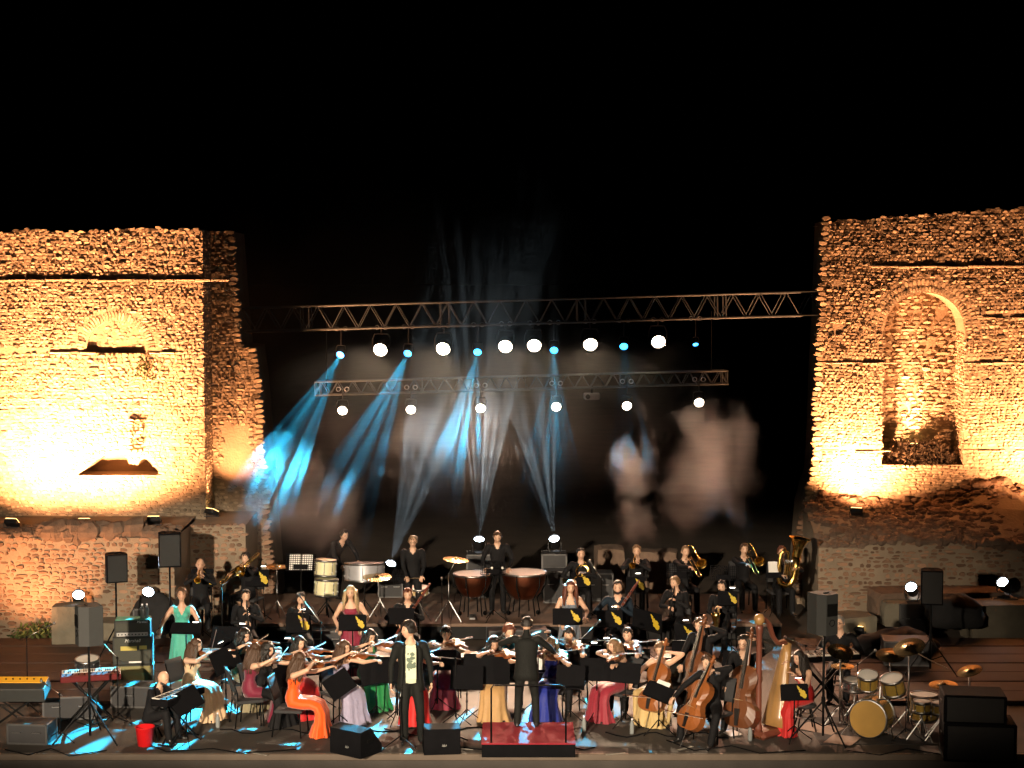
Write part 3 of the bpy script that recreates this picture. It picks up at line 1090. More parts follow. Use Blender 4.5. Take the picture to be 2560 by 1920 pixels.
# ---------------------------------------------------------------- people
M_SKIN = [mat('skin_a', (0.60, 0.37, 0.25), 0.5, 0, 0.08, 20), mat('skin_b', (0.50, 0.29, 0.19), 0.5, 0, 0.08, 20), mat('skin_c', (0.66, 0.43, 0.31), 0.5, 0, 0.08, 20)]
M_EYE = mat('eye', (0.03, 0.02, 0.018), 0.25)
M_LIP = mat('lip', (0.36, 0.13, 0.11), 0.45)
M_SHOE = mat('black_shoe', (0.012, 0.012, 0.012), 0.3)
FAB = {}


def fabric(name, col, rough=.75, sheen=0.0, coat=0.0):
    if name not in FAB:
        FAB[name] = mat('fabric_' + name, col, rough, 0, .14, 14, bump=.35, bscale=26, sheen=sheen, spec=.12 if max(col) < .05 else .35)
    return FAB[name]


BLK = fabric('black', (0.010, 0.010, 0.011))
HAIR = {
    'dark': mat('hair_dark', (0.012, 0.009, 0.007), .4, 0, .4, 60, bump=.5, bscale=120),
    'brown': mat('hair_brown', (0.060, 0.030, 0.015), .4, 0, .4, 60, bump=.5, bscale=120),
    'light': mat('hair_light', (0.17, 0.095, 0.045), .4, 0, .4, 60, bump=.5, bscale=120),
    'blonde': mat('hair_blonde', (0.42, 0.29, 0.15), .4, 0, .35, 60, bump=.5, bscale=120),
    'red': mat('hair_red', (0.11, 0.03, 0.014), .4, 0, .4, 60, bump=.5, bscale=120),
    'grey': mat('hair_grey', (0.22, 0.20, 0.18), .5, 0, .3, 60, bump=.5, bscale=120),
}


def ik(S, T_, a, b, pole):
    S, T_ = V(S), V(T_)
    d = T_ - S
    L = min(d.length, (a + b) * .985)
    L = max(L, abs(a - b) + .02)
    e = d.normalized()
    T2 = S + e * L
    x = (a * a - b * b + L * L) / (2 * L)
    h = math.sqrt(max(0, a * a - x * x))
    p = V(pole) - e * V(pole).dot(e)
    p = p.normalized() if p.length > 1e-5 else e.orthogonal()
    return S + e * x + p * h, T2


def head_mesh(mb, Mh, k, fem, ms, me, ml):
    """face, ears, eyes and mouth of one head; ms, me, ml = material slots of skin, eye, lip"""
    n, m = 22, 18
    rx, ry, rz = (.073, .093, .116) if fem else (.077, .097, .120)
    vs, fs, fm = [], [], []
    for i in range(m + 1):
        t = math.pi * i / m
        for j in range(n):
            a = 2 * math.pi * j / n
            x, y, z = math.sin(t) * math.cos(a), math.sin(t) * math.sin(a), -math.cos(t)
            X, Y, Z = rx * x, ry * y, rz * z
            front = max(0, -y)
            if z < -.1:                                   # jaw narrows to the chin
                s = (-z - .1) / .9
                X *= 1 - .30 * s
                Y = Y * (1 - .18 * s) - .012 * s
            if z > 0:
                Y += .010 * z                             # back of the skull
            g = lambda cx, cz, w: math.exp(-(((X - cx) / w) ** 2 + ((Z - cz) / w) ** 2)) * (front > .2)
            Y -= .022 * g(0, -.022, .016) + .012 * g(0, .004, .012) + .006 * g(0, .030, .03)
            Y += .010 * (g(.03, .010, .016) + g(-.03, .010, .016))
            Y -= .006 * g(0, -.062, .02) + .008 * g(0, -.10, .018)
            vs.append(Mh @ (V((X, Y, Z)) * k))
    for i in range(m):
        for j in range(n):
            a, b = i * n + j, i * n + (j + 1) % n
            fs.append((a, b, b + n, a + n))
    mb.mi(ms).add(vs, fs)
    Q = Mh.to_3x3()
    P = lambda *p: Mh @ (V(p) * k)
    for s in (-1, 1):
        mb.mi(ms).ball(P(s * (rx + .004), .012, -.008), (.010 * k, .020 * k, .031 * k), 7, 5, Q)
        mb.mi(me).ball(P(s * .030, -.078, .010), (.0125 * k, .0085 * k, .0065 * k), 8, 5, Q)
        mb.mi(me).tube([P(s * .014, -.089, .030), P(s * .030, -.088, .034), P(s * .045, -.077, .029)], .0028 * k, 4)
    mb.mi(ml).tube([P(-.024, -.084, -.056), P(-.010, -.093, -.054), P(.010, -.093, -.054), P(.024, -.084, -.056)], [.003 * k, .006 * k, .006 * k, .003 * k], 5)
    return rx * k, ry * k, rz * k


def hair_mesh(style, Mh, k, seed, fem):
    rs = random.Random(seed)
    mb = MB()
    rx, ry, rz = (.073 * k, .093 * k, .116 * k) if fem else (.077 * k, .097 * k, .120 * k)
    n, m = 22, 12
    if style == 'none':
        return None
    thick = {'short': .012, 'crop': .005, 'long': .015, 'curly': .03, 'updo': .013, 'mop': .026}[style] * k
    low = {'short': -.25, 'crop': -.15, 'long': -.55, 'curly': -.5, 'updo': -.30, 'mop': -.30}[style]
    vs, fs = [], []
    for i in range(m + 1):
        for j in range(n):
            a = 2 * math.pi * j / n
            fr = -math.sin(a)                           # 1 at the face
            lim = low if fr < 0.25 else low + ((.66 if style in ('short', 'crop') else .56) - low) * min(1, (fr - .25) / .45)
            z = 1 - (1 - lim) * i / m
            z = max(-1, min(1, z))
            r = math.sqrt(max(0, 1 - z * z))
            x, y = r * math.cos(a), r * math.sin(a)
            p = V((rx * x, ry * y + .010 * max(0, z) * k, rz * z))
            nn = V((x / rx, y / ry, z / rz)).normalized()
            w = noise.noise(p / k * (26 if style in ('curly', 'mop') else 15) + V((seed * 1.7, 0, 0)))
            t = thick * (1 + (.75 if style in ('curly', 'mop') else .45) * w)
            if i == m:
                t *= .25
            p = p + nn * (t + .003 * k)
            if style == 'short' and fr > .2 and i > m * .5:
                p.z += .01 * k
            vs.append(Mh @ p)
    for i in range(m):
        for j in range(n):
            a, b = i * n + j, i * n + (j + 1) % n
            fs.append((a, a + n, b + n, b))
    mb.add(vs, fs)
    if style in ('long', 'curly'):
        L = {'long': .30, 'curly': .25}[style] * k
        for q in range(24):
            a = R(-35 + 250 * (q + .5) / 24)          # from one temple round the back to the other
            ca, sa = math.cos(a), math.sin(a)
            st = V((rx * ca * 1.02, ry * sa * 1.0, rz * .35))
            l = L * rs.uniform(.8, 1.1) * (1.0 if sa > -.2 else .85)
            wob = .022 * k if style == 'curly' else .008 * k
            pts, rad = [], []
            for i in range(8):
                u = i / 7
                out = .012 * k + .030 * k * math.sin(min(1, u * 1.6) * 1.57) + .012 * k * u
                p = V(((rx + out) * ca, (ry + out) * sa, rz * .35 - u * (l + rz * .9)))
                p += V((wob * math.sin(u * 9 + q * 2.1), wob * math.cos(u * 8 + q * 1.3), 0))
                pts.append(Mh @ p)
                rad.append((.026 if style == 'long' else .03) * k * (1.0 if u < .65 else 1.0 - (u - .65) * 2.2))
            mb.tube(pts, rad, 6)
    if style in ('short', 'mop', 'updo'):
        for q in range(46 if style == 'mop' else 34):
            a = rs.uniform(0, 6.28); zz = rs.uniform(.1, .95)
            if -math.sin(a) > .3 and zz < .62:
                zz = rs.uniform(.62, .95)
            r = math.sqrt(1 - zz * zz)
            nn = V((r * math.cos(a), r * math.sin(a), zz))
            p0 = V((nn.x * rx, nn.y * ry, nn.z * rz)) * 1.06
            tg = V((rs.uniform(-1, 1), rs.uniform(-.6, 1), -rs.uniform(.2, 1.0)))
            tg = (tg - nn * tg.dot(nn)).normalized()
            l = (.045 if style == 'mop' else .030) * k
            mb.tube([Mh @ p0, Mh @ (p0 + nn * (.012 * k) + tg * l * .6), Mh @ (p0 + nn * (.010 * k) + tg * l * 1.3)], [.010 * k, .009 * k, .002 * k], 5)
    if style == 'updo':
        c = V((0, ry * 1.05, rz * .45))
        b0 = len(mb.v)
        mb.ball(Mh @ c, .045 * k, 9, 7)
    return mb


def hand(mb, wrist, d, nrm, curl, k, slot, left):
    d = V(d).normalized()
    nrm = V(nrm); nrm = (nrm - d * nrm.dot(d))
    nrm = nrm.normalized() if nrm.length > 1e-4 else d.orthogonal().normalized()
    side = d.cross(nrm).normalized() * (1 if left else -1)      # toward the thumb
    mb.mi(slot)
    w = V(wrist)
    # palm
    pts = [w, w + d * .03 * k, w + d * .085 * k]
    x = side
    vs, fs = [], []
    for p, (a, b) in zip(pts, ((.024, .020), (.036, .017), (.041, .013))):
        for j in range(8):
            t = 6.2832 * j / 8
            vs.append(p + x * (a * k * math.cos(t)) + nrm * (b * k * math.sin(t)))
    for i in range(2):
        for j in range(8):
            a, b = i * 8 + j, i * 8 + (j + 1) % 8
            fs.append((a, b, b + 8, a + 8))
    fs.append(tuple(range(16, 24)))
    mb.add(vs, fs)
    for i, ln in enumerate((.070, .080, .075, .058)):
        o = w + d * .080 * k + side * ((.028 - .0185 * i) * k)
        c1, c2 = R(curl * (.8 + .12 * i)), R(curl * (1.9 + .12 * i))
        d1 = d * math.cos(c1) + nrm * math.sin(c1)
        d2 = d * math.cos(c2) + nrm * math.sin(c2)
        p1 = o + d1 * ln * .55 * k
        mb.tube([o, p1, p1 + d2 * ln * .5 * k], [.0095 * k, .009 * k, .007 * k], 5)
    o = w + d * .028 * k + side * .028 * k
    t1 = (d * .6 + side * .75 + nrm * .35).normalized()
    t2 = (d * .9 + side * .15 + nrm * .55).normalized()
    mb.tube([o, o + t1 * .038 * k, o + t1 * .038 * k + t2 * .032 * k], [.012 * k, .0105 * k, .008 * k], 5)


TORSO_M = [(-.14, .10, .085), (-.05, .150, .115), (.05, .160, .118), (.25, .148, .108), (.45, .150, .108), (.70, .172, .120), (.88, .165, .098), (.97, .10, .075), (1.06, .058, .060)]
TORSO_F = [(-.14, .10, .085), (-.05, .160, .120), (.06, .168, .122), (.25, .135, .098), (.45, .118, .088), (.66, .142, .112), (.86, .140, .084), (.96, .075, .062), (1.06, .046, .050)]


def loft_closed(mb, rings, n=14):
    """rings = list of (centre, axis x, axis y)"""
    vs, fs = [], []
    for c, ax, ay in rings:
        for j in range(n):
            t = 6.2832 * j / n
            vs.append(c + ax * math.cos(t) + ay * math.sin(t))
    for i in range(len(rings) - 1):
        for j in range(n):
            a, b = i * n + j, i * n + (j + 1) % n
            fs.append((a, b, b + n, a + n))
    fs.append(tuple(range(n - 1, -1, -1)))
    o = (len(rings) - 1) * n
    fs.append(tuple(range(o, o + n)))
    mb.add(vs, fs)


def capsule(mb, a, b, r0, r1, n=10):
    a, b = V(a), V(b)
    d = (b - a).normalized()
    pts = [a - d * r0 * .95, a - d * r0 * .6, a, a.lerp(b, .5), b, b + d * r1 * .6, b + d * r1 * .95]
    mb.tube(pts, [r0 * .25, r0 * .8, r0, (r0 + r1) / 2 * 1.02, r1, r1 * .8, r1 * .25], n)


def make_person(label, loc, yaw, pose='sit', fem=False, k=1.0, lean=4.0, sway=0.0, twist=0.0, hyaw=0.0, hpitch=-6.0,
                rh=None, lh=None, rpole=(-.6, .3, -.8), lpole=(.6, .3, -.8), rcurl=28, lcurl=28, top=BLK, bottom=BLK, sleeve=None, neck='v',
                hair='short', hcol='dark', skin=0, gown=None, gown_col=None, feet=None, knees=None, seat=.47, beard=False, glasses=False,
                shirt_front=None, jacket=None, belt=None):
    """one standing or seated person as one continuous body; hair, skirt and jacket are its parts.
    Local frame: faces -Y, own left hand toward +X. Returns (object, matrix, anchors)."""
    rs = random.Random(hash(label) % 9973 if False else sum(map(ord, label)))
    ms = M_SKIN[skin]
    sleeve = top if sleeve is None else sleeve
    tl = (.49 if fem else .53) * k
    sw = (.165 if fem else .195) * k
    if pose == 'sit':
        P = V((0, 0, seat + .085 * k))
    else:
        P = V((0, 0, (.88 if fem else .92) * k))
    Rl = Matrix.Rotation(R(-lean), 3, 'X').inverted() if False else Matrix.Rotation(R(lean), 3, 'X')
    Rs = Matrix.Rotation(R(sway), 3, 'Y')
    Rt = Matrix.Rotation(R(twist), 3, 'Z')
    up = (Rs @ Rl @ V((0, 0, 1))).normalized()
    N = P + up * tl
    fwd = (Rt @ Rs @ Rl @ V((0, -1, 0))).normalized()
    lat = up.cross(fwd).normalized()                    # toward own left (+X)
    if lat.x < 0 and abs(twist) < 90:
        lat = -lat
    body = MB()
    bones = []                                          # (a, b, r0, r1, kind)
    rings = []
    bw = V((0, 0, 1))
    for t, wx, wy in (TORSO_F if fem else TORSO_M):
        u = max(0, min(1, t))
        ax = V((1, 0, 0)).lerp(lat, u).normalized()
        ay = up.cross(ax).normalized()
        rings.append((P + up * (tl * t) - fwd * (.012 * math.sin(u * 3.1)), ax * wx * k, ay * wy * k))
    loft_closed(body, rings)
    bones.append((P, N, .14 * k, .13 * k, 'torso'))
    if fem:
        for s in (-1, 1):
            body.ball(P + up * tl * .68 + lat * (s * .062 * k) + fwd * .075 * k, (.055 * k, .05 * k, .055 * k), 10, 8)
    Hc = N + up * .055 * k + fwd * .010 * k
    hu = Matrix.Rotation(R(hyaw), 3, 'Z') @ Matrix.Rotation(R(-hpitch), 3, 'X')
    base_yaw = math.atan2(fwd.x, -fwd.y)
    Rh = Matrix.Rotation(base_yaw, 3, 'Z') @ hu
    head_c = Hc + Rh @ V((0, -.022 * k, .118 * k))
    capsule(body, N - up * .05 * k, Hc + (head_c - Hc) * .35, (.050 if fem else .060) * k, (.044 if fem else .054) * k)
    bones.append((N + up * .01 * k, head_c, .045 * k, .05 * k, 'neck'))
    SR, SL = N - up * .055 * k - lat * sw, N - up * .055 * k + lat * sw
    ua, fa = (.27 if fem else .29) * k, (.235 if fem else .255) * k
    wristd = {}
    if rh is None:
        rh = SR + V((-.06, -.05, -.53 * k)) if pose == 'stand' else V((-.14, -.30, P.z + .16 * k))
    if lh is None:
        lh = SL + V((.06, -.05, -.53 * k)) if pose == 'stand' else V((.14, -.30, P.z + .16 * k))
    arm_r = (.043, .036, .034, .023) if fem else (.054, .045, .042, .030)
    extra = 0 if sleeve is None or sleeve == ms else .006
    for S, Tg, pole, sd in ((SR, rh, rpole, -1), (SL, lh, lpole, 1)):
        E, W = ik(S, Tg, ua, fa, pole)
        capsule(body, S, E, (arm_r[0] + extra) * k, (arm_r[1] + extra) * k)
        capsule(body, E, W, (arm_r[2] + extra) * k, (arm_r[3] + extra * .6) * k)
        body.ball(S + lat * (-sd * .02 * k), (arm_r[0] * 1.22 + extra) * k, 10, 7)
        bones.append((S, E, arm_r[0] * k, arm_r[1] * k, 'arm'))
        bones.append((E, W, arm_r[2] * k, arm_r[3] * k, 'arm'))
        wristd[sd] = (W, (W - E).normalized())
    th, sh = .42 * k, .42 * k
    for sd in (-1, 1):
        hp = P + V((sd * .085 * k, 0, -.02 * k))
        if feet:
            ft = V(feet[0 if sd < 0 else 1])
        elif pose == 'sit':
            ft = V((sd * .13, -.45 * k, .075))
        else:
            ft = V((sd * .11, .02, .075))
        kp = V((sd * .12, -1, .35)) if not knees else V(knees[0 if sd < 0 else 1])
        K_, A_ = ik(hp, ft, th, sh, kp)
        fl = .012 if not fem else 0
        capsule(body, hp, K_, .082 * k + fl, .056 * k + fl)
        capsule(body, K_, A_, .054 * k + fl, (.045 if not fem else .034) * k + fl)
        bones.append((hp, K_, .085 * k, .06 * k, 'leg'))
        bones.append((K_, A_, .058 * k, .045 * k, 'leg'))
        toe = V((sd * .25, -1, 0)).normalized()
        heel = A_ + V((0, .03, -.04))
        capsule(body, heel, heel + toe * .17 * k + V((0, 0, -.008)), .036 * k, .03 * k)
        bones.append((heel, heel + toe * .17 * k, .036, .03, 'foot'))
    # one continuous skin
    tmp = bpy.data.objects.new('body_source', body.mesh('body_source', ms))
    C.objects.link(tmp)
    md = tmp.modifiers.new('remesh', 'REMESH'); md.mode = 'VOXEL'; md.voxel_size = .021
    s2 = tmp.modifiers.new('smooth', 'SMOOTH'); s2.factor = .5; s2.iterations = 3
    dg = bpy.context.evaluated_depsgraph_get()
    me = bpy.data.meshes.new_from_object(tmp.evaluated_get(dg))
    src = tmp.data
    bpy.data.objects.remove(tmp); bpy.data.meshes.remove(src)
    nv, nf = len(me.vertices), len(me.polygons)
    co = np.empty(nv * 3); me.vertices.foreach_get('co', co); co = co.reshape(-1, 3)
    lt = np.empty(nf, int); me.polygons.foreach_get('loop_total', lt)
    lv = np.empty(len(me.loops), int); me.loops.foreach_get('vertex_index', lv)
    ce = np.empty(nf * 3); me.polygons.foreach_get('center', ce); ce = ce.reshape(-1, 3)
    best = np.full(nf, 1e9); kind = np.zeros(nf, int)
    tpar = np.zeros(nf)
    names = ['torso', 'neck', 'arm', 'leg', 'foot']
    for a, b, r0, r1, kd in bones:
        A, B = np.array(a), np.array(b)
        ab = B - A
        t = np.clip(((ce - A) @ ab) / (ab @ ab), 0, 1)
        dist = np.linalg.norm(ce - (A + t[:, None] * ab), axis=1) - (r0 + (r1 - r0) * t)
        w = dist < best
        best[w] = dist[w]; kind[w] = names.index(kd)
    tt = ((ce - np.array(P)) @ np.array(up)) / tl
    xx = (ce - np.array(P)) @ np.array(lat)
    fr = (ce - np.array(P) - np.outer(tt * tl, np.array(up))) @ np.array(fwd)
    # material slots: 0 skin 1 top 2 bottom 3 sleeve 4 shoe 5 eye 6 lip 7 shirt front
    slots = [ms, top, bottom, sleeve if sleeve != 'none' else ms, M_SHOE, M_EYE, M_LIP, shirt_front or top]
    mi = np.choose(kind, [1, 0, 3, 2, 4])
    tor = kind == 0
    if gown:
        if gown == 'strapless':
            mi[(tor) & (tt > .80)] = 0
        elif gown == 'vneck':
            mi[tor & (tt > .70) & ((np.abs(xx) < (tt - .68) * .28 * k) | (np.abs(xx) > .135 * k))] = 0
        elif gown == 'scoop':
            mi[tor & (tt > .74) & ((np.abs(xx) < .065 * k) | (np.abs(xx) > .135 * k))] = 0
    else:
        mi[tor & (tt < .0)] = 2
        if neck == 'v':
            mi[tor & (tt > .84) & (np.abs(xx) < (tt - .82) * .35 * k) & (fr > 0)] = 0
        elif neck == 'round':
            mi[tor & (tt > .97)] = 0
        if shirt_front:
            mi[tor & (np.abs(xx) < .075 * k) & (fr > 0) & (tt > -.08)] = 7
            mi[tor & (tt > .93) & (np.abs(xx) < .07 * k) & (fr > 0)] = 0
    vs = [tuple(p) for p in co]
    fs, p = [], 0
    for c in lt:
        fs.append(tuple(lv[p:p + c])); p += c
    bpy.data.meshes.remove(me)
    full = MB()
    full.v, full.f, full.m = vs, fs, [int(q) for q in mi]
    Mh = Matrix.Translation(head_c) @ Rh.to_4x4()
    head_mesh(full, Mh, k, fem, 0, 5, 6)
    for sd, cl in ((-1, rcurl), (1, lcurl)):
        W, d = wristd[sd]
        nn = V((0, 0, -1)) if abs(d.z) < .85 else V((-sd, 0, 0))
        hand(full, W - d * .008 * k, d, nn, cl, k, 0, sd > 0)
    M = Matrix.Translation(loc) @ Matrix.Rotation(R(yaw), 4, 'Z')
    o = full.build('person', slots, None, True)
    o.matrix_world = M
    tag(o, label, 'person')
    hm = hair_mesh(hair, Mh, k, sum(map(ord, label)) % 97, fem)
    if hm:
        hm.build('hair', HAIR[hcol], o, True)
    if beard:
        bm_ = MB()
        n = 10
        for i in range(n):
            a = R(200 + 140 * i / (n - 1))
            bm_.ball(Mh @ (V((.062 * math.cos(a), .082 * math.sin(a), -.082 + .022 * abs(math.cos(a)))) * k), (.020 * k, .018 * k, .026 * k), 7, 5)
        bm_.build('beard', HAIR[hcol if hcol != 'none' else 'dark'], o, True)
    if glasses:
        gl = MB()
        for s in (-1, 1):
            pts = [Mh @ (V((s * .030 + .022 * math.cos(a), -.098, .010 + .016 * math.sin(a))) * k) for a in [i * .6283 for i in range(11)]]
            gl.tube(pts, .0025 * k, 4, cap=False)
            gl.bar(Mh @ (V((s * .052, -.098, .012)) * k), Mh @ (V((s * .082, .0, .008)) * k), .0025 * k, 4)
        gl.bar(Mh @ (V((-.008, -.099, .012)) * k), Mh @ (V((.008, -.099, .012)) * k), .0025 * k, 4)
        gl.build('glasses', BLACK, o)
    if gown:
        rings = []
        seed = sum(map(ord, label)) % 50
        if pose == 'sit':
            z0 = P.z
            spec = [  # centre y, z, half width, half height, e = (y, z) of the outward/top direction, pleat depth
                (.00, z0 + .16, .128, .098, (-1, 0), .00), (.0, z0 + .06, .170, .128, (-1, .1), .01), (-.02, z0 + .0, .188, .14, (-.7, .7), .02),
                (-.16, z0 - .02, .205, .115, (0, 1), .03), (-.32, z0 - .02, .212, .105, (0, 1), .035), (-.43, z0 - .06, .215, .105, (-.6, .75), .035),
                (-.475, z0 - .16, .215, .105, (-1, .1), .05), (-.47, z0 - .30, .225, .12, (-1, 0), .08), (-.465, .14, .245, .145, (-1, 0), .11), (-.46, .012, .275, .185, (-1, 0), .14)]
        else:
            z0 = P.z
            spec = [(.0, z0 + .17, .124, .094, (-1, 0), .0), (0, z0 + .06, .165, .122, (-1, 0), .01), (0, z0 - .06, .182, .145, (-1, 0), .02), (0, z0 * .7, .20, .165, (-1, 0), .05),
                    (0, z0 * .45, .225, .19, (-1, 0), .08), (0, z0 * .2, .26, .225, (-1, 0), .11), (0, .012, .30, .26, (-1, 0), .13)]
        n = 60
        vs, fs = [], []
        for i, (cy_, cz, w, h, e, pl) in enumerate(spec):
            ev = V((0, e[0], e[1])).normalized()
            for j in range(n):
                t = 6.2832 * j / n
                u = i / (len(spec) - 1)
                r = 1 + pl * (math.cos(9 * t + seed + 1.2 * math.sin(2 * t + seed)) * .55 + .45 * math.cos(15 * t + 2 * seed + 1.6 * math.sin(3 * t) + u * 1.5) + .9 * noise.noise((math.cos(t) * 2.2, math.sin(t) * 2.2 + seed, u * 2.5)))
                dip = 0
                if pose == 'sit' and i >= 3:            # the cloth sinks between the two legs
                    dip = -.20 * math.exp(-((math.sin(t) - 1) / .12) ** 2) * (1 if i < 9 else .5)
                px = w * math.cos(t) * r * k
                q = V((0, cy_ * k if True else 0, cz)) + V((1, 0, 0)) * px + ev * (h * math.sin(t) * (r + dip) * k)
                q.z = max(q.z, .008)
                vs.append(q)
        for i in range(len(spec) - 1):
            for j in range(n):
                a, b = i * n + j, i * n + (j + 1) % n
                fs.append((a, a + n, b + n, b))
        MB().add(vs, fs).build('skirt', gown_col or top, o, True)
    if jacket:
        # open jacket: a shell round the back and sides with two hanging fronts
        n = 22
        vs, fs = [], []
        op = 40 if jacket == 'open' else 12
        lv_ = [(-.30, .205, .155), (-.12, .195, .15), (.1, .180, .142), (.35, .168, .130), (.6, .186, .138), (.82, .19, .122), (.96, .12, .09)]
        for i, (t, wx, wy) in enumerate(lv_):
            u = max(0, min(1, t))
            ax = lat
            c = P + up * (tl * t)
            o1 = op * (1 if t < .5 else 1 - .45 * (t - .5))
            for j in range(n + 1):
                a = R(-90 + o1 + (360 - 2 * o1) * j / n)
                q = c + lat * (wx * k * math.cos(a)) - fwd * (wy * k * math.sin(a)) * (1 + .03 * math.sin(j * 2.1 + i))
                vs.append(q)
        for i in range(len(lv_) - 1):
            for j in range(n):
                a = i * (n + 1) + j
                fs.append((a, a + 1, a + n + 2, a + n + 1))
        jm = MB().add(vs, fs).build('jacket', top, o, True)
        so = jm.modifiers.new('thickness', 'SOLIDIFY'); so.thickness = .008
    return o, M, dict(P=P, N=N, head=head_c, Mh=Mh, up=up, fwd=fwd, lat=lat, SR=SR, SL=SL, W=wristd, k=k)

# ---------------------------------------------------------------- instruments
M_VARN = mat('violin_varnish', (0.22, 0.065, 0.018), .28, 0, .35, 7, coat=.6)
M_CELLO = mat('cello_varnish', (0.26, 0.085, 0.022), .3, 0, .35, 4, coat=.5)
M_BASSV = mat('bass_varnish', (0.13, 0.045, 0.016), .35, 0, .35, 3, coat=.4)
M_EBONY = mat('ebony', (0.012, 0.010, 0.009), .4)
M_STRING = mat('string', (.3, .28, .24), .4, .6)
M_STICK = mat('bow_stick', (0.12, 0.04, 0.02), .35)
M_HAIRB = mat('bow_hair', (0.7, 0.66, 0.55), .6)
M_SILVER = mat('silver_plate', (0.72, 0.72, 0.72), .2, 1.0, .05)


def fiddle_outline(L, n=48):
    """outline of a violin body of length L from the bottom (y=0) to the shoulders (y=L)"""
    pts = []
    half = [(0, 0), (.13, .006), (.21, .04), (.268, .11), (.292, .21), (.276, .31), (.232, .385), (.20, .42), (.183, .47), (.155, .52), (.152, .56), (.165, .61), (.19, .645), (.205, .68),
            (.226, .74), (.234, .80), (.222, .87), (.180, .935), (.11, .98), (.05, .995), (.0, 1.0)]
    for x, y in half:
        pts.append((x * L, y * L))
    for x, y in half[-2:0:-1]:
        pts.append((-x * L, y * L))
    return pts


def string_instrument(kind, label, M, varnish, L, depth, neck, pin=0.0, group=None):
    """local frame: +Y from the bottom to the scroll, +Z the top plate"""
    t = thing(kind, label, kind.replace('_', ' '), M=M, group=group)
    out = fiddle_outline(L)
    n = len(out)
    b = MB()
    inn = [(x * .55, L * .5 + (y - L * .5) * .72) for x, y in out]
    z = depth / 2
    vs = [V((x, y, -z)) for x, y in out] + [V((x, y, z)) for x, y in out] + [V((x, y, z + depth * .30)) for x, y in inn] + [V((x, y, -z - depth * .22)) for x, y in inn]
    fs = []
    for k in range(n):
        q = (k + 1) % n
        fs += [(k, q, q + n, k + n), (k + n, q + n, q + 2 * n, k + 2 * n), (q, k, k + 3 * n, q + 3 * n)]
    fs += [tuple(range(2 * n, 3 * n)), tuple(range(4 * n - 1, 3 * n - 1, -1))]
    b.add(vs, fs)
    body = b.build('body', varnish, t)
    zt = z + depth * .30
    for s in (-1, 1):
        MB().tube([(s * .10 * L, .50 * L, zt * .93), (s * .115 * L, .44 * L, zt * .93), (s * .10 * L, .40 * L, zt * .95), (s * .13 * L, .35 * L, zt * .88)], .009 * L, 5).build('sound_hole', M_EBONY, body)
    nl = L * neck
    MB().tube([(0, L * .97, z * .6), (0, L + nl, z * .9)], [(.040 * L, .03 * L), (.032 * L, .026 * L)], 8).build('neck', varnish, t)
    MB().add(*_wedge(.062 * L, .045 * L, L * .62, L + nl * .98, zt * 1.02 + .02 * L, z * .9 + .045 * L, .018 * L)).build('fingerboard', M_EBONY, t)
    sc_ = MB()
    pts = [(0, L + nl, z * .9), (0, L + nl * 1.18, z * .8), (0, L + nl * 1.34, z * .45), (0, L + nl * 1.40, z * .9), (0, L + nl * 1.33, z * 1.2)]
    sc_.tube(pts, [.034 * L, .032 * L, .030 * L, .026 * L, .02 * L], 7)
    for i in range(4):
        y = L + nl * (1.08 + .05 * i)
        sc_.bar((-.09 * L * (1 if i % 2 else -1), y, z * .8), (0, y, z * .8), .010 * L, 5)
    sc_.build('scroll', varnish, t, True)
    MB().box((0, L * .44, zt + .045 * L), (.12 * L, .010 * L, .09 * L), bev=.003).build('bridge', mat('maple', (.5, .34, .18), .5), t)
    MB().add(*_wedge(.055 * L, .09 * L, .03 * L, .30 * L, zt * .95 + .02 * L, zt + .055 * L, .014 * L)).build('tailpiece', M_EBONY, t)
    st = MB()
    for i in range(4):
        x = (i - 1.5) * .022 * L
        st.tube([(x, .30 * L, zt + .055 * L), (x, .44 * L, zt + .10 * L), (x * .6, L + nl, z * .9 + .06 * L)], max(.0009, .0025 * L * .6), 4)
    st.build('strings', M_STRING, t)
    if pin:
        MB().bar((0, 0.02, 0), (0, -pin, 0), .006, 6).build('endpin', CHROME, t)
    elif kind in ('violin', 'viola'):
        MB().ball((-.12 * L, .07 * L, zt), (.10 * L, .06 * L, .02 * L), 9, 5).build('chin_rest', M_EBONY, t)
    return t


def _wedge(w0, w1, y0, y1, z0, z1, th):
    vs = [(-w0 / 2, y0, z0 - th), (w0 / 2, y0, z0 - th), (w0 / 2, y0, z0), (-w0 / 2, y0, z0), (-w1 / 2, y1, z1 - th), (w1 / 2, y1, z1 - th), (w1 / 2, y1, z1), (-w1 / 2, y1, z1)]
    fs = [(0, 3, 2, 1), (4, 5, 6, 7), (0, 1, 5, 4), (1, 2, 6, 5), (2, 3, 7, 6), (3, 0, 4, 7)]
    return [V(v) for v in vs], fs


def bow(label, a, b, group=None, thick=1.0):
    """a = frog, b = tip in world space"""
    a, b = V(a), V(b)
    t = thing('bow', label, 'bow', a, group=group)
    d = b - a
    L = d.length
    dn = d.normalized()
    dw = V((0, 0, -1)); dw = (dw - dn * dw.dot(dn)).normalized()
    MB().tube([-dn * .02, d * .3 + dw * .008, d * .6 + dw * .009, d], [.0055 * thick, .005 * thick, .0045 * thick, .004 * thick], 6).build('stick', M_STICK, t)
    MB().tube([dn * .05 + dw * .022, d + dw * .016], [(.006 * thick, .0018 * thick)] * 2, 4).build('bow_hair', M_HAIRB, t)
    MB().box(dn * .035 + dw * .012, (.02, .02, .022), dn.to_track_quat('X', 'Z').to_matrix()).build('frog', M_EBONY, t)
    MB().tube([d, d + dw * .018], .004 * thick, 5).build('tip', M_STICK, t)
    return t


